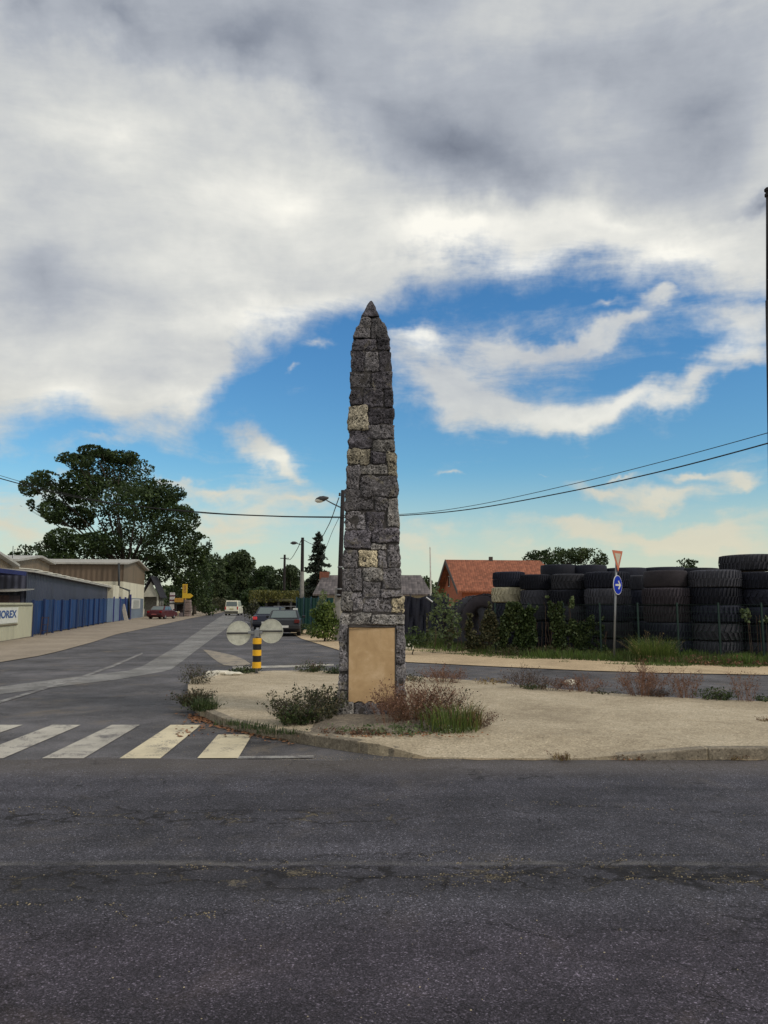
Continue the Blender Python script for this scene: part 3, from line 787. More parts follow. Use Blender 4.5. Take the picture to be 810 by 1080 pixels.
# broken concrete footing around the obelisk
M_foot = sand('crumbling concrete', (.21,.18,.145), (.09,.075,.06), (.34,.29,.22), 3.5)
ft = MB(); fpts = [G(u, v, .13) for u, v in ((318,772),(330,757),(352,748),(372,742),(432,742),(470,745),(500,752),(512,762),(500,769),(455,773),(400,774.5),(350,776))]
P_ = []
for k in range(len(fpts)):
    a, b_ = fpts[k], fpts[(k+1) % len(fpts)]
    for j in range(6):
        q = a.lerp(b_, j/6); P_.append(Vector((q.x+rnd.uniform(-.03, .03), q.y+rnd.uniform(-.03, .03), 0)))
cf = sum(P_, Vector())/len(P_)
NR = 6; i0 = 0
for r_ in range(NR+1):
    f_ = 1-r_/NR*.92
    for p in P_:
        q = cf+(p-cf)*f_
        zz = .10 if r_ == 0 else .165+.02*mnoise.noise((q.x*4, q.y*4, 0))+.012*mnoise.noise((q.x*11, q.y*11, 5))
        if r_ == 1: zz -= .015
        ft.v.append((q.x, q.y, zz))
n_ = len(P_)
for r_ in range(NR):
    for k in range(n_): ft.f.append((r_*n_+k, r_*n_+(k+1) % n_, (r_+1)*n_+(k+1) % n_, (r_+1)*n_+k))
ft.f.append(tuple(NR*n_+k for k in range(n_)))
tag(ft.build('concrete_footing', M_foot), kind='structure')

# ---------------------------------------------------------------- foliage
def leaf_mat(name, dark, mid, light, trans=.25):
    m, t, b = material(name)
    at = t.new('ShaderNodeAttribute'); at.attribute_name = 'tint'
    g = t.new('ShaderNodeNewGeometry').outputs['Position']
    f = t.math('ADD', t.math('MULTIPLY', at.outputs['Fac'], .65), t.math('MULTIPLY', t.noise(g, .5, 4), .35))
    c = t.ramp(f, [(.15, dark), (.5, mid), (.85, light)])
    t.put(b.inputs['Base Color'], c); b.inputs['Roughness'].default_value = .55; b.inputs['Specular IOR Level'].default_value = .3
    tr = t.new('ShaderNodeBsdfTranslucent'); t.put(tr.inputs[0], c)
    mx = t.new('ShaderNodeMixShader'); mx.inputs[0].default_value = trans
    t.l.new(b.outputs[0], mx.inputs[1]); t.l.new(tr.outputs[0], mx.inputs[2])
    t.l.new(mx.outputs[0], t.n['Material Output'].inputs[0])
    return m
L_dark = leaf_mat('dark tree leaves', (.013,.025,.009), (.032,.058,.017), (.080,.118,.036))
L_mid = leaf_mat('green leaves', (.020,.036,.014), (.045,.072,.024), (.095,.125,.045))
L_far = leaf_mat('distant leaves', (.022,.036,.016), (.052,.078,.034), (.11,.14,.06))
L_bright = leaf_mat('bright leaves', (.045,.075,.018), (.10,.15,.035), (.20,.25,.06), .3)
L_con = leaf_mat('conifer needles', (.008,.014,.010), (.016,.026,.018), (.030,.042,.028), .05)
L_dry = leaf_mat('dry reddish plant', (.065,.032,.020), (.14,.072,.044), (.24,.14,.08), .2)
L_drygreen = leaf_mat('dull olive leaves', (.025,.035,.018), (.060,.065,.032), (.13,.115,.06), .2)
L_straw = leaf_mat('straw blades', (.14,.10,.045), (.24,.18,.085), (.36,.28,.14), .2)
L_pale = leaf_mat('pale green leaves', (.05,.08,.035), (.12,.165,.07), (.22,.26,.13), .3)
M_bark = simple('bark', (.055,.045,.035), .95, var=.35, vscale=5, bump=.8, bscale=20)
M_stem = simple('woody stems', (.085,.055,.040), .9, var=.35, vscale=20)

def blob_points(b, n, rg, shell=.6):
    cx, cy, cz, rx, ry, rz = b
    d = rg.normal(size=(n, 3)); d /= np.linalg.norm(d, axis=1)[:, None]
    r = rg.uniform(0, 1, n)**(1/3*(1-shell)+.12)
    # lumpy outline: clusters
    k = 9; cl = rg.normal(size=(k, 3)); cl /= np.linalg.norm(cl, axis=1)[:, None]
    dd = (d @ cl.T).max(axis=1); r = r*(.72+.36*np.clip((dd-.45)/.55, 0, 1))
    return np.stack([cx+d[:, 0]*rx*r, cy+d[:, 1]*ry*r, cz+d[:, 2]*rz*r], axis=1)
def keep(pts, scale, thr, seed):
    out = np.array([mnoise.noise(((p[0]+seed)*scale, p[1]*scale, p[2]*scale)) > thr for p in pts]); return out
def tree(name, base, blobs, dens, leaf, mat, label, cat='tree', group=None, trunk_r=.25, fork=.35, gaps=-.22, gscale=.9, seed=1, limbs=True, twigs=0):
    rg = np.random.default_rng(seed); base = Vector(base)
    root = empty(name, base, label, cat, group)
    P = []; 
    for b in blobs:
        area = (b[3]*b[5]+b[3]*b[4]+b[4]*b[5])*3
        n = int(min(3600, dens*area/leaf**2*4.2))
        p = blob_points(b, n, rg); P.append(p)
    P = np.concatenate(P); kk = keep(P, gscale/leaf*.22, gaps, seed*3.3); P = P[kk]
    P = P[P[:, 2] > base.z+.02]
    # tint: each clump has its own shade
    tt = np.array([mnoise.noise((p[0]*.5/leaf*.5+seed, p[1]*.5/leaf*.5, p[2]*.5/leaf*.5)) for p in P])*.55+.5+rg.normal(0, .16, len(P))
    v = leaf_quads(P, leaf, rg, .15, .7)
    npmesh('crown', v, 4, mat, root, np.clip(tt, 0, 1), loc=base)
    tr = MB(); r3 = random.Random(seed)
    cz = [b[2] for b in blobs]; ctr = Vector((sum(b[0] for b in blobs)/len(blobs), sum(b[1] for b in blobs)/len(blobs), sum(cz)/len(blobs)))
    top = base.lerp(ctr, fork); top.x = base.x*.6+top.x*.4
    tr.tube([base-Vector((0, 0, .1)), base.lerp(top, .3)+Vector((r3.uniform(-.1, .1), 0, 0)), top], [trunk_r*1.3, trunk_r, trunk_r*.8], 10)
    if limbs:
        for b in blobs:
            e = Vector(b[:3]); m_ = top.lerp(e, .5)+Vector((r3.uniform(-1, 1), r3.uniform(-1, 1), r3.uniform(-.2, 1)))*(e-top).length*.10
            tr.tube([top, m_, e], [trunk_r*.55, trunk_r*.34, trunk_r*.12], 6)
            for _ in range(4):
                q = e+Vector((r3.uniform(-1, 1)*b[3], r3.uniform(-1, 1)*b[4], r3.uniform(-.8, 1)*b[5]))*.8
                tr.tube([m_.lerp(e, .5), m_.lerp(q, .6)+Vector((0, 0, .1)), q], [trunk_r*.2, trunk_r*.12, trunk_r*.04], 5)
    tr.build('trunk', M_bark, root, smooth=True)
    return root
def pblob(u, v, ru, rv, Y, dy=0.0, depth=1.0):
    p = PY(u, v, Y+dy); s = (Y+dy)/F; return (p.x, p.y, p.z, ru*s, ru*s*depth, rv*s)

YT = 96
big = [(108,494,32,20),(80,486,20,9),(135,505,30,24),(86,513,24,18),(112,525,36,22),(62,523,16,15),(36,514,15,12),(48,505,16,9),(55,541,17,12),(30,533,7,7),(80,545,24,13),
       (150,530,30,22),(171,523,24,17),(185,546,25,20),(140,558,34,22),(100,572,30,14),(64,570,22,13),(175,575,28,22),(205,577,18,19),(200,600,24,22),(120,590,36,14),(60,588,24,8),(160,600,26,16),(100,476,18,7),(128,483,20,8)]
bb = [pblob(u, v, a, c_, YT, rnd.uniform(-5, 5), 1.0) for u, v, a, c_ in big]
tree('broadleaf_tree', (XatU(136, YT), YT, 0), bb, 1.7, .34, L_dark, 'huge dark broadleaf tree towering over the warehouse roofs', trunk_r=.26, fork=.40, gaps=-.17, gscale=1.2, seed=3)
FT = 'dark trees at the far end of the left road'
tree('broadleaf_tree', (XatU(205, 112), 112, 0), [pblob(212,600,16,18,112),(*pblob(200,620,22,18,112),),pblob(216,622,14,18,112,3),pblob(190,632,18,14,112)], .6, .42, L_dark, 'dark tree beside the road, right under the huge tree', trunk_r=.3, seed=5, gaps=-.2)
tree('broadleaf_tree', (XatU(30, 105), 105, 0), [pblob(28,582,14,8,105),pblob(48,578,12,9,105),pblob(16,585,8,5,105),pblob(62,585,14,8,105),pblob(38,592,26,8,105)], .6, .35, L_dark, 'low dark treetop just above the leftmost warehouse roof', trunk_r=.25, seed=6, gaps=-.15)
tree('roadside_bush', (XatU(204, 100), 100, 0), [pblob(204,620,12,10,100),pblob(196,632,12,10,100),pblob(212,632,12,12,100),pblob(220,642,10,7,100)], .7, .32, L_mid, 'mid green bush behind the yellow arrow sign', 'bush', trunk_r=.12, seed=8, gaps=-.35, limbs=False)
tree('roadside_bush', (XatU(225, 125), 125, 0), [pblob(228,636,12,6,125),pblob(216,641,9,5,118),pblob(238,638,8,5,130)], .8, .3, L_drygreen, 'low olive undergrowth along the left edge of the road near the van', 'bush', trunk_r=.08, seed=9, gaps=-.5, limbs=False)
far = [(226,604,17,28,150,'dark slender tree left of the van, farther down the road'),(238,602,16,20,170,'dark round tree directly above the van roof'),(258,597,15,19,160,'tallest paler tree above the end of the road'),
       (246,622,24,18,185,'dark thicket tree closing the end of the road'),(274,612,17,17,150,'rounded tree to the right of the tallest far tree'),(292,612,16,15,140,'tree behind the short far utility pole'),(308,610,14,16,120,'dark leafy tree just left of the tall conifer'),
       (268,630,20,13,130,'dark bushy tree behind the overgrown carport'),(330,622,16,14,100,'dark tree behind the green sheet fence')]
for i, (u, v, a, c_, Y, lab) in enumerate(far):
    bl = [pblob(u, v, a*.8, c_*.7, Y)]
    for k in range(5): bl.append(pblob(u+rnd.uniform(-.6, .6)*a, v+rnd.uniform(-.55, .8)*c_, a*.55, c_*.5, Y, rnd.uniform(-3, 3)))
    for k in range(4): bl.append(pblob(u+rnd.uniform(-.9, .9)*a, min(640, v+c_*rnd.uniform(.9, 1.4)), a*.5, c_*.45, Y, rnd.uniform(-3, 3)))
    tree('broadleaf_tree', (XatU(u, Y), Y, 0), bl, 1.6, .50 if Y > 130 else .40, [L_far, L_dark, L_far][i % 3], lab, group=FT, trunk_r=.2, seed=20+i, gaps=-.4)
for (bl, lab, sd_, Y, u) in (([pblob(570,586,18,6,85),pblob(585,583,16,6,85),pblob(560,589,10,4,85),pblob(578,594,26,6,85)], 'flat dark treetop rising left of centre behind the tyre stacks', 31, 85, 574),
                       ([pblob(606,585,18,8,82),pblob(622,587,17,9,82),pblob(598,590,12,7,82),pblob(634,592,9,6,82),pblob(612,598,26,8,82)], 'mid green domed treetop behind the tyre stacks', 32, 82, 612),
                       ([pblob(722,593,8,4,85),pblob(732,594,7,4,85),pblob(726,600,14,5,85)], 'tiny treetop peeking over the tyres on the right', 33, 85, 726),
                       ([pblob(446,613,10,5,75),pblob(470,616,12,5,75),pblob(456,618,12,6,75)], 'small dark treetop behind the thin white mast', 34, 75, 456)):
    tree('broadleaf_tree', (XatU(u, Y), Y, 0), bl, .7, .26, L_dark if sd_ != 32 else L_mid, lab, trunk_r=.25, seed=sd_, gaps=-.25)
# far wood closing the horizon
rg = np.random.default_rng(5); N = 26000
ang = rg.uniform(-.75, .75, N); dd_ = rg.uniform(230, 420, N); hh = 5+3*np.sin(ang*23)+2*np.sin(ang*61)
pz = rg.uniform(0, 1, N)*hh
P = np.stack([np.sin(ang)*dd_, np.cos(ang)*dd_, pz], axis=1)
o = npmesh('far_wood', leaf_quads(P, 3.2, rg, 0, .8), 4, L_far, None, rg.uniform(0, 1, N)); tag(o, 'distant wood along the horizon', None, None, 'stuff')

# conifer
YC = 70; cxx = XatU(335, YC); root = empty('conifer_tree', (cxx, YC, 0), 'tall dark spruce with drooping boughs beyond the green fence', 'tree')
rg = np.random.default_rng(11); P = []; tr = MB(); ht = ZatV(560, YC)
tr.tube([(cxx, YC, -.1), (cxx, YC, ht*.5), (cxx, YC, ht)], [.16, .1, .02], 7)
nb = 120
for i in range(nb):
    f_ = i/nb; z = 1.6+(ht-1.7)*f_; L_ = 1.65*(1-f_)**.75+.12; L_ *= rnd.uniform(.65, 1.15); a = rnd.uniform(0, 6.28)
    e = Vector((math.cos(a)*L_, math.sin(a)*L_, -.25*L_+rnd.uniform(-.1, .12)))
    tr.tube([(cxx, YC, z), Vector((cxx, YC, z))+e], [.02, .006], 4)
    for k in range(int(44*L_)+8):
        s = rnd.uniform(.15, 1.05); P.append(Vector((cxx, YC, z))+e*s+Vector((rnd.gauss(0, .08), rnd.gauss(0, .08), rnd.gauss(-.05, .07))))
P = np.array([tuple(p) for p in P]); npmesh('crown', leaf_quads(P, .30, rg, 0, .5), 4, L_con, root, rg.uniform(0, 1, len(P)), loc=root.location)
tr.build('trunk', M_bark, root)

# large bright bush left of the obelisk, carport growth, elder
tree('leafy_bush', (XatU(343, 33), 33, 0), [pblob(343,653,14,13,33),pblob(338,664,14,11,33),pblob(350,662,10,14,33),pblob(346,642,9,8,33),pblob(334,648,7,8,33)], .9, .13, L_bright, 'bright green leafy bush between the cars and the obelisk', 'bush', trunk_r=.04, seed=40, gaps=-.5)
tree('leafy_bush', (XatU(340, 38), 38, 0), [pblob(341,628,4,6,38),pblob(340,637,7,6,38),pblob(342,648,8,8,38)], .8, .12, L_pale, 'slim pale shoot of a bush behind the bright green bush', 'bush', trunk_r=.03, seed=41, gaps=-.4)
tree('leafy_bush', (XatU(266, 52), 52, 0), [pblob(262,648,6,9,52),pblob(268,640,7,8,52),pblob(256,654,5,7,52)], .7, .14, L_drygreen, 'thin dark shrub beside the road left of the parked cars', 'bush', trunk_r=.04, seed=42, gaps=-.05)
tree('leafy_bush', (XatU(322, 40), 40, 0), [pblob(322,664,9,6,40),pblob(332,668,8,7,38),pblob(314,663,5,4,42)], .8, .10, L_mid, 'low green weeds in front of the green sheet fence', 'bush', trunk_r=.02, seed=43, gaps=-.2, limbs=False)
tree('elder_shrub', (XatU(470, 27.5), 27.5, 0), [pblob(464,628,9,9,27.5),pblob(470,640,11,10,27.5),pblob(478,652,10,11,27.5),pblob(462,652,9,12,27.5),pblob(474,668,13,11,27.5),pblob(484,640,5,8,27.5),pblob(456,670,7,8,27.5)], .62, .13, L_pale, 'tall pale green shrub at the base of the thin white mast', 'shrub', trunk_r=.035, seed=44, gaps=-.12)
tree('weed_clump', (XatU(436, 24.5), 24.5, 0), [pblob(436,668,8,8,24.5),pblob(446,674,10,8,24.5),pblob(432,678,6,6,24.5)], .8, .09, L_mid, 'low leafy green clump just right of the obelisk', 'shrub', trunk_r=.02, seed=45, gaps=-.25, limbs=False)

# ---------------------------------------------------------------- weeds
def weed(name, x, y, z, label, n=30, h=.6, spread=.3, stemmat=None, leafmat=None, leaf=.03, nleaf=14, seeds=0, seedmat=None, r=.003, blades=0, bladeh=.3, blademat=None, group=None, seed=1, cat='plant', rxy=(1, 1), droop=.25):
    r3 = random.Random(seed); rg = np.random.default_rng(seed)
    root = empty(name, (x, y, z), label, cat, group)
    st_ = []; LP = []; SP = []
    for i in range(n):
        a = r3.uniform(0, 6.28); q = math.sqrt(r3.random()); bx_, by2 = math.cos(a)*q*spread*.55*rxy[0], math.sin(a)*q*spread*.55*rxy[1]
        H = h*r3.uniform(.45, 1.0)*(1-.35*q); lx, ly = (bx_*1.1+r3.gauss(0, .12)*h), (by2*1.1+r3.gauss(0, .12)*h)
        pts = []
        for k in range(6):
            f_ = k/5; pts.append(Vector((bx_+lx*f_**1.4+r3.gauss(0, .008), by2+ly*f_**1.4+r3.gauss(0, .008), H*(f_-droop*.3*f_*f_))))
        for k in range(5):
            A, B = pts[k], pts[k+1]; rr = r*(1-.13*k); rr2 = r*(1-.13*(k+1)); o_ = [Vector((math.cos(j*2.094), math.sin(j*2.094), 0)) for j in range(3)]
            for j in range(3): st_ += [A+o_[j]*rr, A+o_[(j+1) % 3]*rr, B+o_[(j+1) % 3]*rr2, B+o_[j]*rr2]
        for _ in range(nleaf):
            f_ = r3.uniform(.05, 1); k = min(4, int(f_*5)); p = pts[k].lerp(pts[k+1], f_*5-k); LP.append(p+Vector((r3.gauss(0, leaf*.7), r3.gauss(0, leaf*.7), r3.gauss(0, leaf*.4))))
        # side twigs with seed heads
        for _ in range(seeds):
            f_ = r3.uniform(.45, 1.0); k = min(4, int(f_*5)); p = pts[k].lerp(pts[k+1], f_*5-k)
            e = p+Vector((r3.gauss(0, .045), r3.gauss(0, .045), r3.uniform(.0, .08)))
            st_ += [p, p+Vector((r*.8, 0, 0)), e+Vector((r*.6, 0, 0)), e]; SP.append(e)
    loc = Vector((0, 0, 0))
    npmesh('stem', [tuple(v) for v in st_], 4, stemmat or M_stem, root, rg.uniform(0, 1, len(st_)//4))
    if LP:
        P = np.array([tuple(p) for p in LP]); P = P[P[:, 2] > .0]; npmesh('foliage', leaf_quads(P, leaf, rg, .2, .5), 4, leafmat, root, rg.uniform(0, 1, len(P)))
    if SP:
        P = np.array([tuple(p) for p in SP]); npmesh('seed_heads', leaf_quads(P, .020, rg, 0, .8), 4, seedmat or L_dry, root, rg.uniform(0, 1, len(P)))
    if blades:
        V = []
        for i in range(blades):
            a = r3.uniform(0, 6.28); q = math.sqrt(r3.random())*spread*.6; p = Vector((math.cos(a)*q*rxy[0], math.sin(a)*q*rxy[1], 0)); H = bladeh*r3.uniform(.4, 1.1)
            d = Vector((math.cos(a)+r3.gauss(0, .5), math.sin(a)+r3.gauss(0, .5), 0))*H*.45; w = Vector((-d.y, d.x, 0)).normalized()*.004*r3.uniform(.6, 1.6)
            m_ = p+d*.35+Vector((0, 0, H*.65)); e = p+d+Vector((0, 0, H*r3.uniform(.75, 1)))
            V += [p-w, p+w, m_+w*.8, m_-w*.8, m_-w*.8, m_+w*.8, e+w*.1, e-w*.1]
        npmesh('blades', [tuple(v) for v in V], 4, blademat or L_mid, root, rg.uniform(0, 1, len(V)//4))
    return root
def W(u, v, *a, z=.12, **k): p = G(u, v, z); return weed(a[0], p.x, p.y, z, *a[1:], **k)
DS = leaf_mat('dark seed stems', (.035,.025,.022), (.065,.045,.038), (.11,.08,.06), 0)
RS = leaf_mat('reddish stems', (.085,.038,.026), (.165,.08,.052), (.27,.155,.10), 0)
W(325, 760, 'weed_bush', 'dense dark green weed with seed heads left of the obelisk', n=70, h=.60, spread=.55, leafmat=L_drygreen, leaf=.045, nleaf=34, seeds=6, seedmat=DS, stemmat=DS, seed=101)
W(345, 752, 'weed_bush', 'smaller dark green weed touching the left side of the obelisk', n=40, h=.48, spread=.34, leafmat=L_dark, leaf=.05, nleaf=34, seeds=4, seedmat=DS, stemmat=DS, seed=102)
W(312, 764, 'weed_bush', 'dark leafy weed at the front left of the concrete footing', n=30, h=.34, spread=.28, leafmat=L_mid, leaf=.045, nleaf=30, seeds=4, seedmat=DS, stemmat=DS, seed=122)
W(440, 763, 'dry_weed', 'big reddish dry weed against the right side of the obelisk', n=130, h=.72, spread=.54, leafmat=L_dry, leaf=.030, nleaf=22, seeds=14, seedmat=RS, stemmat=RS, r=.0034, seed=103)
W(412, 767, 'dry_weed', 'thin reddish dry weed in front of the blank panel', n=30, h=.55, spread=.34, leafmat=L_dry, leaf=.02, nleaf=6, seeds=9, seedmat=RS, stemmat=RS, r=.0022, seed=104)
W(470, 760, 'weed_bush', 'tall dark seeded weed among the reddish stems right of the obelisk', n=34, h=.68, spread=.42, leafmat=L_drygreen, leaf=.03, nleaf=14, seeds=9, seedmat=DS, stemmat=DS, seed=105)
W(474, 771, 'grass_tuft', 'bright green grass tuft at the right end of the footing', n=10, h=.3, spread=.5, leafmat=L_mid, leaf=.03, nleaf=8, seeds=3, blades=260, bladeh=.36, blademat=L_bright, seed=106, rxy=(1.2, .7))
W(492, 767, 'grass_tuft', 'yellowing grass tuft at the far right tip of the footing', n=14, h=.34, spread=.36, leafmat=L_dry, leaf=.025, nleaf=10, seeds=4, blades=260, bladeh=.32, blademat=L_straw, seed=107)
W(503, 766, 'dry_weed', 'small rusty brown weed at the end of the green tuft', n=34, h=.24, spread=.26, leafmat=L_dry, leaf=.022, nleaf=16, seeds=4, seed=108)
W(425, 773, 'weed_clump', 'low broad leaved weeds along the front of the footing', n=50, h=.14, spread=.75, leafmat=L_pale, leaf=.045, nleaf=14, seed=109, rxy=(1.4, .35))
W(372, 775, 'weed_clump', 'tiny brown and green weed in front of the obelisk base', n=26, h=.10, spread=.34, leafmat=L_dry, leaf=.03, nleaf=12, seed=110, rxy=(1.3, .4))
# tip of the island
W(208, 722, 'weed_bush', 'tall feathery dark weed on the left tip of the island', n=36, h=.50, spread=.36, leafmat=L_drygreen, leaf=.035, nleaf=18, seeds=8, seedmat=DS, stemmat=DS, seed=111, z=.1)
W(205, 744, 'weed_bush', 'olive weed overhanging the kerb at the island tip', n=44, h=.34, spread=.32, leafmat=L_drygreen, leaf=.04, nleaf=22, seeds=3, blades=260, bladeh=.25, blademat=L_drygreen, seed=112, z=.1)
W(216, 749, 'grass_tuft', 'short green grass on the kerb next to the leaf litter', n=20, h=.22, spread=.3, leafmat=L_mid, leaf=.035, nleaf=16, blades=260, bladeh=.2, blademat=L_mid, seed=113, z=.1)
W(258, 711, 'weed_clump', 'round green weed left of the striped post', n=40, h=.24, spread=.36, leafmat=L_mid, leaf=.05, nleaf=20, seeds=3, seedmat=DS, seed=114, z=.08)
W(328, 710, 'weed_clump', 'leafy weed on the back kerb between post and obelisk', n=40, h=.36, spread=.36, leafmat=L_mid, leaf=.05, nleaf=18, seeds=5, seedmat=RS, seed=115, z=.08)
W(353, 712, 'weed_clump', 'dark weed behind the left edge of the obelisk', n=26, h=.28, spread=.24, leafmat=L_dark, leaf=.05, nleaf=18, seed=116, z=.08)
W(228, 713, 'weed_clump', 'low dark green weeds behind the white rubble', n=26, h=.13, spread=.5, leafmat=L_dark, leaf=.04, nleaf=14, seed=117, z=.08, rxy=(1.5, .5))
for i, (u, v, lab) in enumerate(((248,765,'small green grass sprouting from the curved kerb'),(270,769,'thin green grass line along the kerb top'),(295,774,'grass tuft on the kerb nearest the dark weed'))):
    W(u, v, 'grass_tuft', lab, n=8, h=.10, spread=.34, leafmat=L_mid, leaf=.02, nleaf=6, blades=120, bladeh=.09, blademat=L_mid, seed=130+i, z=.12, rxy=(1.4, .4))
# back edge of the island, right half
BK = [(468,722,'L_dry',.42,.50,'wide reddish weed on the back kerb just right of the obelisk',60),(440,720,'L_drygreen',.26,.4,'low olive weed at the back kerb behind the reddish stems',30),(520,722,'L_straw',.16,.5,'short yellowing grass on the back kerb',30),
      (553,727,'L_dry',.50,.42,'first reddish bush on the back kerb left of the white stone',40),(566,729,'L_mid',.18,.3,'green leaves under the first reddish back kerb bush',30),(580,730,'L_dry',.34,.3,'thin brown weed between the first bush and the white stone',22),
      (612,731,'L_dry',.36,.55,'wide low reddish weed right of the white stone',50),(640,734,'L_drygreen',.12,.3,'tiny olive tuft on the back kerb',20),(678,736,'L_dry',.66,.50,'largest reddish brown bush on the back kerb',85),
      (697,737,'L_dry',.14,.24,'low brown tuft beside the largest reddish bush',20),(723,738,'L_dry',.60,.32,'slender reddish bush right of the largest one',32),(755,740,'L_mid',.28,.34,'compact dark green plant on the back kerb near the right edge',60),
      (788,742,'L_dry',.66,.30,'sparse reddish bush at the right edge of the photo',18),(806,741,'L_mid',.16,.3,'small green plant at the far right of the back kerb',20)]
for i, (u, v, mt, h_, s_, lab, n_) in enumerate(BK):
    lm = dict(L_dry=L_dry, L_mid=L_mid, L_drygreen=L_drygreen, L_straw=L_straw)[mt]; dry = mt == 'L_dry'
    W(u, v, 'dry_bush' if dry else 'weed_clump', lab, n=n_, h=h_*1.1, spread=s_*.85, leafmat=lm, leaf=.03 if dry else .04, nleaf=9 if dry else 14, seeds=12 if dry else 0, seedmat=DS if i % 2 else RS, stemmat=DS if i % 2 else RS, r=.004, seed=150+i, z=.08)
for i, (u, v, lab) in enumerate(((592,801,'tiny brown weed at the front edge of the gravel'),(668,800,'brown dry tuft at the start of the right kerb'),(773,801,'small dark dry tuft against the right kerb'),(805,762,'small dry weed on the gravel at the right edge'))):
    W(u, v, 'dry_tuft', lab, n=16, h=.10, spread=.16 if i != 1 else .26, leafmat=L_dry, leaf=.02, nleaf=8, blades=40, bladeh=.07, blademat=L_straw, seed=180+i, z=.0 if i in (1, 2) else .02 if i == 0 else .1)
# grass verge under the tyre fence
rg = np.random.default_rng(21)
N = 46000; us = rg.uniform(415, 1000, N); vn = np.interp(us, [415,430,500,600,700,810,1000], [686,687,693,699.5,703.5,705,707]); vf = np.interp(us, [415,430,500,600,700,810,1000], [668,668,672,681,686,688,690])
f_ = rg.uniform(0, 1, N)**1.0
V = []; T_ = []
for u, a, b_, ff in zip(us, vn, vf, f_):
    p0, p1 = G(u, a), G(u, b_); p = p0.lerp(p1, ff); dn = mnoise.noise((p.x*.8, p.y*1.2, 0)); 
    if (ff < .12 and dn < .0) : continue
    hgt = (.07+.16*rg.random()+.18*max(0, dn))*(.35 if ff < .08 else 1)*(1+.5*ff); a_ = rg.uniform(0, 6.28); w = .013*rg.uniform(.6, 1.5)
    dx, dy = math.cos(a_)*w, math.sin(a_)*w; lx, ly = rg.normal(0, .06, 2)
    V += [(p.x-dx, p.y-dy, .0), (p.x+dx, p.y+dy, .0), (p.x+lx+dx*.2, p.y+ly+dy*.2, hgt), (p.x+lx-dx*.2, p.y+ly-dy*.2, hgt)]; T_.append(np.clip(.5+dn*.6+rg.normal(0, .2), 0, 1))
L_verge = leaf_mat('verge grass blades', (.11,.095,.04), (.055,.095,.025), (.12,.19,.04), .3)
o = npmesh('verge_grass', V, 4, L_verge, None, T_); tag(o, 'green and straw coloured grass growing under the fence of the tyre yard', None, None, 'stuff')
tuf = G(690, 698, 0)
weed('grass_clump', tuf.x, tuf.y, 0, 'tall arching bright green grass clump between the traffic sign and the brown tyre', n=26, h=1.15, spread=.9, leafmat=L_straw, leaf=.04, nleaf=5, seeds=6, seedmat=L_straw, stemmat=L_straw, r=.005, blades=1400, bladeh=.75, blademat=L_bright, seed=201)
for i, (u, v, h_, lab) in enumerate(((655,694,.35,'leafy weeds around the foot of the traffic sign'),(725,700,.30,'brown weeds below the brown tyre stack'),(775,702,.34,'dry reddish weeds below the rightmost tyre stacks'),(600,693,.5,'nettle patch at the foot of the vine covered fence'),(520,688,.45,'leafy weeds at the foot of the fence near the pale tyre'),(560,692,.4,'weeds under the dark tyre next to the pale tyre'))):
    p = G(u, v, 0); weed('weed_clump', p.x, p.y, 0, lab, n=60, h=h_, spread=1.0, leafmat=[L_bright, L_dry, L_dry, L_mid, L_mid, L_drygreen][i], leaf=.07, nleaf=12, seeds=3, r=.004, seed=210+i, rxy=(1.3, .6))
# leaf litter by the kerb
pts = []
for _ in range(950):
    k = rnd.random(); u = 200+k*110; v = 752+k*26+abs(rnd.gauss(0, 3))+2.5
    if rnd.random() < .25: u, v = rnd.uniform(185, 300), rnd.uniform(745, 778)
    if v < 747+ (u-200)*.24+5: v = 752+(u-200)*.245+5
    pts.append(G(u, v, 0))
V = []
for p in pts:
    a = rnd.uniform(0, 6.28); s = rnd.uniform(.016, .045); dz = [rnd.uniform(.006, .03) for _ in range(4)]
    V += [(p.x+math.cos(a+k*1.57)*s*(1 if k % 2 else .6), p.y+math.sin(a+k*1.57)*s*(1 if k % 2 else .6), dz[k]) for k in range(4)]
o = npmesh('leaf_litter', V, 4, M_leaflitter); tag(o, 'fallen brown leaves gathered against the curved kerb', None, None, 'stuff')
pts = []
for _ in range(150):
    u = rnd.gauss(425, 45); p = G(u, rnd.uniform(771, 777), .13); pts.append((p.x, p.y, .125))
for _ in range(60):
    p = G(rnd.gauss(668, 9), rnd.uniform(799, 802.5), 0); pts.append((p.x, p.y, .01))
pebbles('dry_litter', pts, .008, .022, M_leaflitter, 'scattered brown leaf litter in front of the footing and right kerb')
pts = []
for _ in range(5200):
    x = rnd.uniform(-3.5, 8); y = rnd.uniform(IF(x)+.1, IB(x)-.1); pts.append((x, y, island_z(x, y)-.001))
pebbles('gravel_chips', pts, .003, .009, simple('island gravel chips', (.46,.36,.24), .9, var=.5, vscale=30), 'fine gravel chips strewn over the tan island')
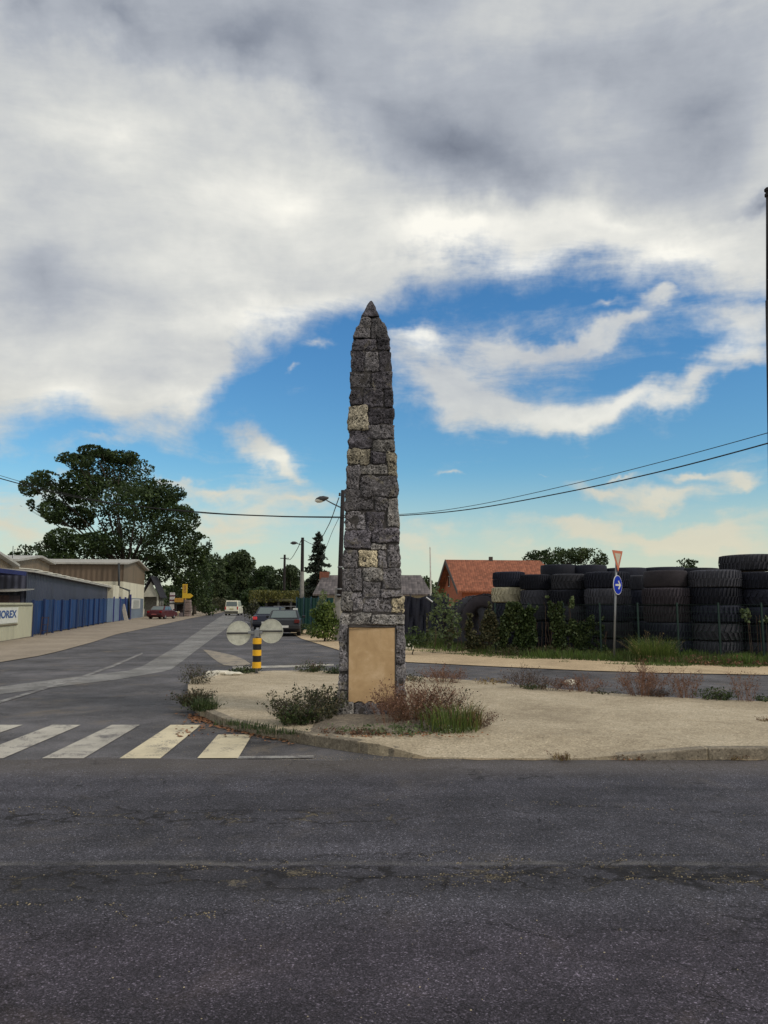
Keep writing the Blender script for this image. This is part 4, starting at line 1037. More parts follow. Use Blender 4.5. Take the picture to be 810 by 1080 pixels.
# rocks
def rock(name, u, v, z, s, label, mat, sz=(1, .8, .6), seed=1):
    p = G(u, v, z); bm = bmesh.new(); bmesh.ops.create_icosphere(bm, subdivisions=3, radius=1)
    for w in bm.verts:
        n = mnoise.noise(w.co*1.4+Vector((seed*5, 0, 0)))*.35+mnoise.noise(w.co*3.5+Vector((seed, 0, 0)))*.15; w.co *= 1+n; w.co = Vector((w.co.x*sz[0], w.co.y*sz[1], w.co.z*sz[2]))*s
    me = bpy.data.meshes.new(name); bm.to_mesh(me); bm.free(); me.materials.append(mat); o = bpy.data.objects.new(name, me); C.objects.link(o)
    o.location = (p.x, p.y, z+s*sz[2]*.55); return tag(o, label, 'stone')
M_white = simple('pale limestone', (.66,.62,.52), .9, var=.2, vscale=9, bump=.6, bscale=30)
rock('rock', 602, 722, .08, .115, 'white stone lying among the reddish weeds of the back kerb', M_white, seed=2)
rock('rock', 431, 686, 0, .17, 'pale rounded stone beside the sandy shoulder right of the obelisk', M_white, (.9, .8, .9), seed=3)
for i, (u, v, s, lab) in enumerate(((230,713,.15,'largest chunk of white rubble near the island tip'),(244,713,.12,'flat white rubble chunk right of the largest one'),(236,711.5,.10,'small white rubble chunk behind the largest one'),(222,714,.08,'leftmost little piece of white rubble'))):
    rock('rubble_chunk', u, v, .09, s*1.25, lab, M_white, (1.5, .8, .42), seed=5+i)

# ---------------------------------------------------------------- left side buildings
def XY(u, Y): return Vector((XatU(u, Y), Y, 0))
def corr(name, col, pitch=.2, dirv=None, rough=.5, var=.12, depth=.03, metal=.2):
    """corrugated sheet: ribs along z, dirt streaks"""
    m, t, b = material(name)
    tc = t.new('ShaderNodeTexCoord').outputs['Object']
    d = dirv or Vector((0, 1, 0)); dot = t.vmath('DOT_PRODUCT', tc, tuple(d))
    w = t.math('SINE', t.math('MULTIPLY', dot, 2*math.pi/pitch))
    mp = t.new('ShaderNodeMapping'); t.put(mp.inputs[0], tc); mp.inputs['Scale'].default_value = (1, 1, .15)
    n = t.noise(mp.outputs[0], 2.0, 6, .65); n2 = t.noise(tc, .6, 5, .6)
    pan = t.math('FRACT', t.math('MULTIPLY', t.math('FLOOR', t.math('DIVIDE', dot, pitch*6)), .618))
    f = t.math('ADD', t.math('MULTIPLY', n, .5), t.math('ADD', t.math('MULTIPLY', n2, .35), t.math('MULTIPLY', pan, .15)))
    c = t.ramp(f, [(.3, tuple(x*(1-3*var) for x in col)), (.5, col), (.72, tuple(min(1, x*(1+1.5*var)) for x in col))])
    t.put(b.inputs['Base Color'], c); b.inputs['Roughness'].default_value = rough; b.inputs['Metallic'].default_value = metal
    t.put(b.inputs['Normal'], t.bump(w, 1.0, depth))
    return m
road_d = Vector((-.19, 1, 0)).normalized()
def wallquad(mb, a, b, z0, z1, z1b=None):
    z1b = z1 if z1b is None else z1b
    return mb.quad((a.x, a.y, z0), (b.x, b.y, z0), (b.x, b.y, z1b), (a.x, a.y, z1))
M_brownsheet = corr('brown corrugated sheet', (.155,.112,.078), .5, Vector((1, .3, 0)).normalized())
M_brownend = corr('brown sheet gable', (.225,.165,.11), .5, road_d)
M_shed = corr('slate blue sheet', (.060,.066,.105), .35, road_d)
M_shedf = corr('dark slate front', (.060,.065,.105), .35, Vector((1, 0, 0)))
M_roofw = simple('pale roof sheet', (.40,.39,.36), .6, var=.2, vscale=1.5, streak=True)
M_cream = simple('cream render', (.66,.63,.50), .8, var=.14, vscale=1.2, streak=True)
M_greypan = corr('grey blue lower panel', (.20,.25,.32), .4, road_d)
M_dkmetal = simple('dark metal', (.045,.045,.05), .6, var=.3)
M_blueroof = simple('dark blue canopy sheet', (.018,.025,.11), .5, var=.25, vscale=2)
M_pipe = simple('blackened drain pipe', (.04,.045,.05), .6, var=.3)
def barn(u0, Y0, u1, Y1, Ypk, ez, pk, back, label, lower=None, mat=M_brownsheet, endmat=M_brownend, name='warehouse', dz1=0.0):
    """gable end a->b runs along the road; the side wall at a faces the camera and runs away to the left"""
    a, b = XY(u0, Y0), XY(u1, Y1); root = empty(name, a, label, 'warehouse')
    nrm = Vector((-1, -.10, 0)).normalized()*back        # into the block, away from the road
    pkp = a.lerp(b, (Ypk-Y0)/(Y1-Y0))
    zl = lower or 0
    e = MB(); ins = .0
    e.poly([(a.x, a.y, zl), (b.x, b.y, zl), (b.x, b.y, ez+dz1), (pkp.x, pkp.y, pk), (a.x, a.y, ez)]); e.build('gable_wall', endmat, root)
    for p_ in (a, b): MB().quad(*[(q_.x, q_.y, z_) for q_, z_ in ((p_, zl), (p_+nrm, zl), (p_+nrm, ez), (p_, ez))]).build('side_wall', mat, root)
    if lower:
        l_ = MB(); wallquad(l_, a, b, 0, zl); wallquad(l_, a, a+nrm, 0, zl); wallquad(l_, b+nrm, b, 0, zl); l_.build('lower_wall', M_cream, root)
    rf = MB(); out = Vector((1, .10, 0)).normalized()*.45; dv = (b-a).normalized()*.4; T = .16
    for (p, q, zp, zq) in ((a-dv, pkp, ez-.12, pk+.02), (b+dv, pkp, ez+dz1-.12, pk+.02)):
        P0 = Vector((p.x, p.y, zp))+out; P1 = Vector((q.x, q.y, zq))+out; P2 = P1-out+nrm; P3 = P0-out+nrm
        rf.prism([P0, P1, P2, P3], (0, 0, T))
    rf.build('roof', M_roofw, root)
    return root, a, b, pkp, nrm
bn, a, b, pkp, nrm = barn(129, 75, 151.5, 90, 82, 5.55, 6.15, 24, 'brown warehouse with a cream lower wall and a bent black drain pipe', lower=3.75)
# window + grey lower door panel on the gable end, drain pipe on the corner
pnl = MB(); d = (b-a).normalized(); o_ = Vector((d.y, -d.x, 0))*.05
def onend(f0, f1, z0, z1, mb, out=.05, th=.04):
    p, q = a.lerp(b, f0), a.lerp(b, f1); o2 = Vector((d.y, -d.x, 0))
    pts = [Vector((p.x, p.y, z0))+o2*out, Vector((q.x, q.y, z0))+o2*out, Vector((q.x, q.y, z1))+o2*out, Vector((p.x, p.y, z1))+o2*out]
    mb.prism(pts, o2*th); return mb
onend(.15, .94, 0.02, 2.15, MB()).build('lower_panel', M_greypan, bn)
wf = onend(.34, .74, 1.05, 2.05, MB(), .10, .05).build('window', simple('white window frame', (.62,.62,.58), .6), bn)
onend(.40, .68, 1.15, 1.95, MB(), .155, .02).build('pane', simple('net curtained glass', (.42,.44,.42), .3, var=.25, vscale=3), wf)
dp = MB(); dp.tube([PY(125.5, 594, 74.6), PY(125.5, 619, 74.6), PY(136.5, 623, 74.4), PY(136.0, 632, 74.4), PY(136, 652, 74.4)], .11, 8)
dp.build('drain_pipe', M_pipe, bn, smooth=True)
bn2, a2, b2, pk2, nr2 = barn(11, 55, 50, 66, 61.5, 4.75, 5.3, 20, 'brown hall with a pale low gable at the left behind the blue grey shed', dz1=.35)
an = MB(); q = PY(13, 590, 56); an.tube([q, q+Vector((0, 0, 1.0))], .025, 5); an.build('roof_antenna', M_dkmetal, bn2)
bn3, a3, b3, pk3, nr3 = barn(-30, 47, 10, 54, 48, 4.2, 5.2, 14, 'leftmost brown hall with a dark roof edge cut by the photo border', dz1=.15)

# long blue grey shed right behind the blue fence
sa, sb = XY(27, 41), XY(113, 66); root = empty('shed', sa, 'long blue grey metal shed with a sloping pale roof edge behind the blue fence', 'shed')
inn = Vector((-1, -.19, 0)).normalized()*6.5
s = MB(); wallquad(s, sa, sb, 0, 3.35, 3.0); s.build('long_wall', M_shed, root)
s = MB(); wallquad(s, sa+inn, sa, 0, 3.7, 3.35); wallquad(s, sb, sb+inn, 0, 3.0, 3.3); wallquad(s, sb+inn, sa+inn, 0, 3.3, 3.7); s.build('front_wall', M_shedf, root)
s = MB(); out = -inn.normalized()*.35; n_ = 11
s.prism([Vector((sa.x, sa.y, 3.30))+out, Vector((sb.x, sb.y, 2.95))+out, Vector((sb.x, sb.y, 3.35))+inn, Vector((sa.x, sa.y, 3.75))+inn], (0, 0, .10)); s.build('roof', M_roofw, root)
s = MB()
for k in range(n_):      # loose pale sheets lying along the eave
    f0, f1 = (k+.15)/n_, (k+.72)/n_; p, q = sa.lerp(sb, f0), sa.lerp(sb, f1); z0 = 3.30-.35*f0+.14; z1 = 3.30-.35*f1+.14
    s.prism([Vector((p.x, p.y, z0))+out*1.1, Vector((q.x, q.y, z1))+out*1.1, Vector((q.x, q.y, z1+.08))-out*1.5, Vector((p.x, p.y, z0+.08))-out*1.5], (0, 0, .045))
s.build('eave_sheets', simple('white roof edge sheets', (.72,.70,.62), .6, var=.15), root)
s = MB(); wallquad(s, sb+Vector((.03, -.05, 0)), sb+Vector((.5, -.05, 0)), 0, 3.2); wallquad(s, sb+Vector((.5, -.05, 0)), sb+Vector((-.4, 4, 0)), 0, 3.2); s.build('corner_strip', M_cream, root)
# canopy at the shed front
ca = XY(26, 40.6); root = empty('canopy', (ca.x-6, 39, 0), 'dark blue sheet canopy over the yard entrance at the left edge', 'canopy')
s = MB(); s.prism([(ca.x-9, 35.8, 3.25), (ca.x-1.0, 36.8, 3.28), (ca.x, 40.6, 3.1), (ca.x-9, 40.6, 3.3)], (0, 0, .22)); s.build('canopy_sheet', M_blueroof, root)
s = MB()
for x, y in ((ca.x-1.3, 37.1), (ca.x-5.5, 36.4)): s.tube([(x, y, 0), (x, y, 3.25)], .05, 8)
s.build('canopy_post', M_dkmetal, root)
aw = PY(0, 624, 39); root = empty('awning', (aw.x-1, 39.6, 2.1), 'narrow grey awning shelf on the dark shed front', 'awning')
s = MB(); s.prism([(aw.x-2, 38.8, 2.20), (PY(18, 624, 39).x, 38.8, 2.22), (PY(18, 624, 39).x, 40.9, 2.36), (aw.x-2, 40.9, 2.36)], (0, 0, .05)); s.build('shelf_sheet', simple('grey awning sheet', (.28,.27,.25), .6), root)
s = MB(); s.box(aw.x-2, 39.4, 0, PY(6, 624, 39).x, 40.6, 2.05); s.build('dark_opening_box', simple('dark timber kiosk', (.05,.03,.03), .8, var=.4), root, bevel=.02)

# blue fence panels
M_bluef = corr('blue sheet fence', (.009,.045,.155), .9, road_d, var=.25, depth=.05)
M_bluef.node_tree.nodes['Principled BSDF'].inputs['Metallic'].default_value = .1
fa, fb = G(32, 672), G(112, 657.2); fb2 = G(137, 653.6)
root = empty('sheet_fence', fa, 'tall blue sheet metal fence along the left verge', 'fence')
NP = 11
for k in range(NP):
    p, q = fa.lerp(fb, k/NP), fa.lerp(fb, (k+1)/NP); dd = (q-p).normalized(); nn = Vector((dd.y, -dd.x, 0)); h0 = 1.78+.20*k/NP+rnd.uniform(-.03, .03)
    s = MB(); L_ = (q-p).length; segs = 14; top = []; 
    off = rnd.uniform(-.03, .05)
    pr = []
    for j in range(segs+1):
        t_ = j/segs; w = .035*(1 if (j//2) % 2 else -1); pr.append(p+dd*(L_-.06)*t_+nn*(w+off))
    for j in range(segs): s.quad((pr[j].x, pr[j].y, .10), (pr[j+1].x, pr[j+1].y, .10), (pr[j+1].x, pr[j+1].y, h0), (pr[j].x, pr[j].y, h0))
    s.build('sheet_panel', M_bluef, root)
    s = MB(); s.box(-.05, -.05, 0, .05, .05, h0+.04, Matrix.Translation(p+nn*.06)); s.build('post', simple('dark blue post', (.012,.028,.10), .6), root)
M_paleblue = corr('faded blue panel', (.17,.24,.35), .45, road_d, depth=.03)
root = empty('sheet_fence', fb, 'shorter run of faded pale blue panels next to the cream wall', 'fence')
for k in range(4):
    p, q = fb.lerp(fb2, k/4+.01), fb.lerp(fb2, (k+1)/4-.01); s = MB(); wallquad(s, p, q, .05, 2.05)
    s.build('sheet_panel', [M_paleblue, M_paleblue, M_bluef, M_bluef][k], root)
    s = MB(); s.box(-.07, -.07, 0, .07, .07, 2.2 if k < 3 else 2.5, Matrix.Translation(q)); s.build('post', simple('blue violet post', (.03,.03,.16), .5), root)
# leaning board, rusty frame
p = G(131, 655); q = p+Vector((-.7, 1.0, 0))
root = MB(); root.prism([p, p+Vector((.35, 0, 0)), q+Vector((.3, 0, 1.55)), q+Vector((0, 0, 1.55))], (.03, .06, .0)); o = root.build('plank', simple('grey weathered plank', (.35,.32,.27), .8)); tag(o, 'pale plank leaning on the fence where the panels fade to light blue', 'plank')
p = G(43, 670.5); root = empty('rusty_frame', p, 'rusty iron frame leaning on the near end of the blue fence', 'metal frame')
s = MB()
for dx in (0, .32): s.tube([p+Vector((dx, -.05, 0)), p+Vector((dx-.05, .18, .95))], .018, 6)
for h_ in (.25, .55, .9): s.tube([p+Vector((-.05, .1, h_)), p+Vector((.33, .1, h_))], .015, 6)
s.build('bars', simple('rusty iron', (.075,.045,.035), .85, var=.5, vscale=15), root)
# cream gate with sign
ga, gb = G(-40, 684.5), G(31.5, 672.3); root = empty('sliding_gate', gb, 'cream sheet gate carrying a white sign with blue letters at the left edge', 'gate')
M_gate = corr('cream gate sheet', (.50,.49,.36), .25, (gb-ga).normalized(), depth=.012, metal=0, var=.08)
dd = (gb-ga).normalized(); nn = Vector((dd.y, -dd.x, 0)); hg = 1.66
s = MB(); s.prism([Vector((ga.x, ga.y, .06)), Vector((gb.x, gb.y, .06)), Vector((gb.x, gb.y, hg-.05)), Vector((gb.x, gb.y, hg))-dd*.12, Vector((ga.x, ga.y, hg))], nn*.05); s.build('gate_leaf', M_gate, root)
s = MB(); s.tube([Vector((ga.x, ga.y, hg-.10))+nn*.09, Vector((gb.x, gb.y, hg-.10))+nn*.09-dd*.2], .025, 6); s.tube([Vector((gb.x, gb.y, .05))+nn*.03, Vector((gb.x, gb.y, hg-.05))+nn*.03], .04, 6)
s.build('frame_rail', simple('olive gate rail', (.20,.19,.13), .7), root)
se = gb-dd*(gb-G(19.8, 675)).length; ss = se-dd*5.2
s = MB(); s.prism([Vector((ss.x, ss.y, .78))+nn*.06, Vector((se.x, se.y, .78))+nn*.06, Vector((se.x, se.y, 1.46))+nn*.06, Vector((ss.x, ss.y, 1.46))+nn*.06], nn*.02)
sg = s.build('sign_board', simple('white sign board', (.66,.67,.62), .6, var=.1), root)
s = MB(); s.box(0, 0, 0, 5.2, .05, .05, Matrix.Translation(Vector((ss.x, ss.y, .68))+nn*.1) @ Matrix.Rotation(math.atan2(dd.y, dd.x), 4, 'Z')); s.build('sign_rail', simple('brown sign rail', (.13,.10,.06), .8), root)
def text(body, size, loc, rz, mat, parent, name='lettering', rx=math.pi/2, ext=.004, align='RIGHT', bold=.012, wide=1.0):
    cu = bpy.data.curves.new(name, 'FONT'); cu.body = body; cu.size = size; cu.extrude = ext; cu.offset = bold; cu.align_x = align
    to = bpy.data.objects.new(name+'_tmp', cu); C.objects.link(to); dg = bpy.context.evaluated_depsgraph_get()
    me = bpy.data.meshes.new_from_object(to.evaluated_get(dg)); bpy.data.objects.remove(to)
    Mx = Matrix.Translation(loc) @ Matrix.Rotation(rz, 4, 'Z') @ Matrix.Rotation(rx, 4, 'X') @ Matrix.Diagonal((wide, 1, 1, 1))
    off = Vector(); p = parent
    while p is not None: off += p.location; p = p.parent
    me.transform(Matrix.Translation(-off) @ Mx); me.materials.clear(); me.materials.append(mat)
    o = bpy.data.objects.new(name, me); C.objects.link(o); o.parent = parent; return o
tp = se-dd*.30+nn*.085
text('HOREX', .44, Vector((tp.x, tp.y, 1.02)), math.atan2(dd.y, dd.x), simple('blue sign letters', (.035,.09,.26), .6), sg, bold=.014, wide=2.0)

# small white gabled house beyond the warehouse
YH = 93; hx = XatU(158.5, YH); root = empty('small_house', (hx, YH, 0), 'tiny white house with a steep dark roof beside the warehouse', 'house')
s = MB(); ez_, pz_ = ZatV(628, YH), ZatV(613.5, YH); w_ = .95
s.poly([(hx-w_, YH, 2.4), (hx+w_, YH, 2.4), (hx+w_, YH, ez_), (hx, YH, pz_), (hx-w_, YH, ez_)]); s.build('gable', simple('white render', (.60,.60,.52), .8), root)
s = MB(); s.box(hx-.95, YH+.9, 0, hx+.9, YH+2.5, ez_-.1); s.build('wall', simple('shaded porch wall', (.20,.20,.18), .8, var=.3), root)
s = MB()
for sx in (-1, 1): s.prism([(hx+sx*1.28, YH-.3, ez_-.35), (hx, YH-.3, ZatV(608.5, YH)), (hx, YH+2.6, ZatV(608.5, YH)), (hx+sx*1.28, YH+2.6, ez_-.35)], (0, 0, .14))
s.build('roof', simple('dark slate roof', (.035,.035,.045), .7, var=.3, vscale=6), root)
for x in (hx-.9, hx+.88):
    s = MB(); s.box(x-.09, YH-.05, 0, x+.09, YH+.12, 2.5); s.build('porch_post', simple('white render', (.60,.60,.52)), root)
# yard junk, brick pillar, totem, banner, yellow arrow sign
def part_thing(name, loc, label, cat, group=None): return empty(name, loc, label, cat, group)
YJ = 94
p = XY(198, YJ); root = empty('stone_pillar', p, 'stacked rubble pillar at the right end of the roadside stall', 'pillar')
for k in range(6):
    s = MB(); w = .42+rnd.uniform(-.05, .05); s.box(p.x-w, p.y-w, k*.34, p.x+w, p.y+w, k*.34+.33); s.build('block', simple('mixed rubble block', (.22,.17,.16), .9, var=.4, vscale=3), root, bevel=.06)
p = XY(181.5, YJ); root = empty('totem_sign', p, 'slim white totem sign with dark red bands by the red car', 'sign')
s = MB(); s.box(p.x-.28, p.y-.15, 0, p.x+.28, p.y+.15, ZatV(625, YJ)); s.build('pylon', simple('white totem', (.58,.56,.56), .6), root, bevel=.03)
for z in (1.9, 2.45): 
    s = MB(); s.box(p.x-.30, p.y-.18, z, p.x+.30, p.y+.18, z+.16); s.build('band', simple('maroon band', (.12,.03,.06), .6), root)
p = XY(190, YJ); root = empty('stall', p, 'dark roadside stall with an orange banner under the yellow arrow sign', 'stall')
x0_, x1_ = XatU(176, YJ), XatU(196, YJ)
s = MB(); s.box(x0_, YJ-.2, 1.55, x1_, YJ+1.6, 1.68); s.build('counter_roof', M_dkmetal, root)
s = MB(); s.box(XatU(184.5, YJ), YJ-.3, 1.75, XatU(196.5, YJ), YJ-.22, 2.25); s.build('banner', simple('orange banner', (.50,.27,.05), .7, var=.35, vscale=4), root)
for x in (x0_+.1, (x0_+x1_)/2, x1_-.1):
    s = MB(); s.box(x-.05, YJ-.1, 0, x+.05, YJ, 1.55); s.build('leg', M_dkmetal, root)
s = MB(); s.box(x0_, YJ+1.5, 0, x1_, YJ+1.6, 1.5); s.build('back_board', simple('stained boards', (.05,.04,.045), .8, var=.4), root)
for i, (u, v, s_, c, lab, nm) in enumerate(((180,644,.42,(.55,.54,.45),'white box on the ground under the stall','box'),(186,646.5,.5,(.50,.42,.28),'cream sack slumped under the stall','sack'),(185,650,.38,(.62,.62,.6),'white bag in front of the stall','bag'),(176.5,651,.35,(.40,.33,.25),'brown carton next to the red car','box'),(191,648,.4,(.14,.12,.13),'dark crate beside the stone pillar','crate'),(173,640,.45,(.5,.52,.52),'pale heap of sheets behind the red car','sheets'))):
    p = PY(u, v, YJ-1-.2*i); rw = s_; bm = bmesh.new(); bmesh.ops.create_cube(bm, size=1); bmesh.ops.subdivide_edges(bm, edges=bm.edges, cuts=3, use_grid_fill=True)
    for w in bm.verts: w.co += Vector((mnoise.noise(w.co*2+Vector((i, 0, 0))), mnoise.noise(w.co*2+Vector((0, i, 3))), mnoise.noise(w.co*2+Vector((0, 7, i)))))*(.10 if nm in ('box', 'crate') else .3); w.co = Vector((w.co.x*rw*1.2, w.co.y*rw, (w.co.z+.5)*rw*1.2))
    me = bpy.data.meshes.new(nm); bm.to_mesh(me); bm.free(); me.materials.append(simple('junk %d' % i, c, .8, var=.25, vscale=5)); o = bpy.data.objects.new(nm, me); C.objects.link(o); o.location = (p.x, p.y, 0 if i not in (0, 1) else .0); tag(o, lab, nm)
YS = 92; p = XY(193.5, YS); root = empty('arrow_sign', p, 'yellow L shaped arrow sign pointing right above the stall', 'sign')
m_y = simple('yellow sign paint', (.62,.40,.03), .5, var=.12); x0_, x1_, x2_, x3_ = XatU(192, YS), XatU(197, YS), XatU(200.5, YS), XatU(203.5, YS); zt_, zm_, zb_ = ZatV(616, YS), ZatV(626, YS), ZatV(631, YS)
s = MB(); s.prism([(x0_, YS, zb_), (x2_, YS, zb_), (x3_, YS, (zm_+zb_)/2), (x2_, YS, zm_), (x1_, YS, zm_), (x1_, YS, zt_), (x0_, YS, zt_)], (0, .12, 0)); s.build('arrow_panel', m_y, root)
s = MB(); s.box(x0_+.12, YS-.012, zm_+.1, x1_-.12, YS-.002, zt_-.1); s.build('brown_inset', simple('faded orange inset', (.42,.23,.05), .6, var=.3, vscale=4), root)
s = MB(); s.tube([(x0_+.2, YS+.16, 0), (x0_+.2, YS+.16, zt_-.2)], .07, 8); s.build('post', M_dkmetal, root)

# ---------------------------------------------------------------- far right of the left road
# carport with overgrown roof
YK = 56; x0_, x1_ = XatU(266, YK), XatU(308, YK); root = empty('carport', (x0_, YK, 0), 'low dark carport with moss and weeds over its roof behind the parked cars', 'carport')
zt_ = ZatV(631.5, YK)
s = MB(); s.box(x0_, YK, zt_-.18, x1_, YK+6, zt_); s.build('roof_slab', simple('mossy roof edge', (.10,.10,.06), .9, var=.3), root)
for x in np.linspace(x0_+.1, x1_-.1, 4):
    s = MB(); s.box(x-.07, YK+.1, 0, x+.07, YK+.24, zt_-.18); s.build('post', M_dkmetal, root)
s = MB(); s.box(x0_, YK+5.8, 0, x1_, YK+6, zt_-.2); s.build('back_wall', simple('dark back wall', (.030,.030,.030), .9, var=.4), root)
P = rg.uniform((x0_-.2, YK-.5, zt_-.25), (x1_+.2, YK+3.5, zt_+.62), (5200, 3)); P = P[keep(P, .9, -.15, 3)]
npmesh('roof_growth', leaf_quads(P, .17, rg, .2, .6), 4, leaf_mat('mossy yellow growth', (.05,.055,.015), (.11,.115,.03), (.20,.18,.05)), root, rg.uniform(0, 1, len(P)), loc=root.location)
YG = 50; x0_, x1_ = XatU(289, YG), XatU(312, YG); root = empty('metal_railing', (x0_, YG, 0), 'thin pale metal frame standing before the dark carport', 'railing')
s = MB(); z_ = ZatV(639.5, YG); s.tube([(x0_, YG, 0), (x0_, YG, z_), (x1_, YG, z_), (x1_, YG, 0)], .03, 6); s.tube([(x0_, YG, .6), (x1_, YG, .6)], .02, 6); s.tube([((x0_+x1_)/2, YG, 0), ((x0_+x1_)/2, YG, z_)], .02, 6)
s.build('bars', simple('galvanised tube', (.26,.27,.28), .5, metal=.5), root)
YG = 44; p = XY(311.5, YG); root = MB(); root.box(p.x-.13, p.y-.13, 0, p.x+.13, p.y+.13, ZatV(641.5, YG)); o = root.build('gate_post', simple('white painted post', (.55,.57,.56), .7), bevel=.02); tag(o, 'short white post at the left end of the green sheet fence', 'post')
# green sheet fence
gf0, gf1 = XY(313, 47), XY(352, 45); root = empty('sheet_fence', gf0, 'dark green sheet metal fence behind the bright bush', 'fence')
M_greenf = corr('dark green sheet', (.010,.065,.055), .25, Vector((1, 0, 0)), var=.15)
for k in range(5):
    p, q = gf0.lerp(gf1, k/5), gf0.lerp(gf1, (k+1)/5-.01); s = MB(); wallquad(s, p, q, .05, 1.95); s.build('sheet_panel', M_greenf, root)
    s = MB(); s.box(-.04, -.08, 0, .04, .0, 2.02, Matrix.Translation(p)); s.build('post', simple('teal post', (.02,.06,.09), .6), root)
# grey roofed house behind the obelisk
YR = 55; xl_, xr_ = XatU(331.5, YR), XatU(454, YR); ridge, eave = ZatV(608, YR+3), ZatV(627, YR)
root = empty('grey_roofed_house', (xl_, YR, 0), 'long low house with a weathered grey tiled roof seen on both sides of the obelisk', 'house')
def tile_mat(name, c0, c1, c2, px=.22, pz=.34):
    m, t, b = material(name); tc = t.new('ShaderNodeTexCoord').outputs['Object']; sx = t.new('ShaderNodeSeparateXYZ'); t.put(sx.inputs[0], tc)
    w = t.math('ABSOLUTE', t.math('SINE', t.math('MULTIPLY', sx.outputs[0], math.pi/px))); h = t.math('FRACT', t.math('DIVIDE', sx.outputs[2], pz*.5))
    cm_ = t.new('ShaderNodeCombineXYZ'); t.put(cm_.inputs[0], t.math('FLOOR', t.math('DIVIDE', sx.outputs[0], px))); t.put(cm_.inputs[1], t.math('FLOOR', t.math('DIVIDE', sx.outputs[2], pz*.5)))
    wn = t.new('ShaderNodeTexWhiteNoise'); t.put(wn.inputs[0], cm_.outputs[0]); n = t.noise(tc, .7, 5, .6)
    f = t.math('ADD', t.math('MULTIPLY', wn.outputs['Value'], .5), t.math('MULTIPLY', n, .5))
    c = t.ramp(f, [(.2, c0), (.5, c1), (.8, c2)]); c = t.mix(t.math('MULTIPLY', t.smooth(h, .18, .0), .6), c, (.02, .015, .012, 1))
    t.put(b.inputs['Base Color'], c); b.inputs['Roughness'].default_value = .85
    t.put(b.inputs['Normal'], t.bump(t.math('ADD', w, h), .8, .03)); return m
M_greytile = tile_mat('weathered grey tiles', (.06,.052,.055), (.11,.095,.098), (.18,.155,.155))
M_redtile = tile_mat('red clay tiles', (.19,.066,.034), (.27,.090,.048), (.36,.13,.070), .2, .26)
s = MB(); s.box(xl_+.3, YR+.3, 0, xr_-.3, YR+6.7, eave); s.build('wall', simple('pale house wall', (.38,.36,.30), .85, var=.2), root)
s = MB(); s.prism([(xl_-.1, YR-.2, eave-.08), (xr_+.1, YR-.2, eave-.08), (xr_-.5, YR+3.5, ridge), (xl_+.3, YR+3.5, ridge)], (0, 0, .12)); s.prism([(xl_-.1, YR+7.2, eave-.08), (xr_+.1, YR+7.2, eave-.08), (xr_-.5, YR+3.5, ridge), (xl_+.3, YR+3.5, ridge)], (0, 0, .12)); rf = s.build('roof', M_greytile, root)
s = MB(); x_ = XatU(342, YR+3.4); s.box(x_-.35, YR+3.0, ridge-.3, x_+.35, YR+3.6, ZatV(603, YR+3)); s.build('chimney', simple('red brick', (.20,.075,.05), .9, var=.3), rf)
s = MB()
for k in range(2): s.poly([((xl_+.28, xr_-.28)[k], YR+.3, eave-.02), ((xl_+.28, xr_-.28)[k], YR+6.7, eave-.02), ((xl_+.28, xr_-.28)[k], YR+3.5, ridge)])
s.build('gable_wall', simple('pale house wall', (.38,.36,.30)), root)
# dark yard fence with tarpaulin to the right of the obelisk
p0, p1 = XY(415, 36), XY(473, 33); root = empty('tarpaulin_fence', p0, 'dark navy tarpaulin screen between the obelisk and the pale shrub', 'fence')
s = MB(); nx_ = 40; nz_ = 12
for i in range(nx_):
    for j in range(nz_):
        def tp_(i, j):
            f_ = i/nx_; p = p0.lerp(p1, f_); z = (ZatV(629, 34)-.02)*j/nz_; return (p.x, p.y+.10*math.sin(f_*31+j*.3)+.05*math.sin(f_*71-j*.5), z-.05*math.sin(f_*17) if j == nz_ else z)
        s.quad(tp_(i, j), tp_(i+1, j), tp_(i+1, j+1), tp_(i, j+1))
s.build('tarpaulin', simple('navy tarpaulin', (.014,.016,.032), .75, var=.4, vscale=1.5, bump=.6, bscale=5), root, smooth=True)
for k in range(4):
    q = p0.lerp(p1, k/3); s = MB(); s.tube([(q.x, q.y+.15, 0), (q.x, q.y+.15, 2.05)], .04, 6); s.build('post', M_dkmetal, root)
# red roofed brick house
A_, B_ = XY(489, 62), XY(466.5, 70); axis = Vector((8, 1.25, 0)).normalized(); LEN = 9.0
ez_, rz_ = 2.75, ZatV(592, 66); mid = (A_+B_)/2; dA = (A_-B_).normalized()
root = empty('red_roofed_house', A_, 'brick house with a bright red tiled gable roof behind the tyre yard', 'house')
mb_ = simple('orange red brick', (.34,.11,.06), .85, var=.25, vscale=7)
s = MB(); s.poly([A_-dA*.5+Vector((0,0,0)), B_+dA*.5, Vector((B_.x, B_.y, ez_))+dA*.5, Vector((mid.x, mid.y, rz_-.25)), Vector((A_.x, A_.y, ez_))-dA*.5]); s.build('gable_wall', mb_, root)
s = MB(); 
for p in (A_-dA*.5, B_+dA*.5): wallquad(s, p, p+axis*LEN, 0, ez_)
q = [p+axis*LEN for p in (A_-dA*.5, B_+dA*.5)]; wallquad(s, q[0], q[1], 0, ez_); s.build('wall', mb_, root)
s = MB(); hipx = 1.0
rA, rB = mid-axis*.6+Vector((0,0,rz_)), mid+axis*(LEN-hipx)+Vector((0,0,rz_))
for p in (A_+dA*.3, B_-dA*.3): s.prism([p-axis*.6+Vector((0,0,ez_-.25)), p+axis*(LEN+.4)+Vector((0,0,ez_-.25)), rB, rA], (0, 0, .14))
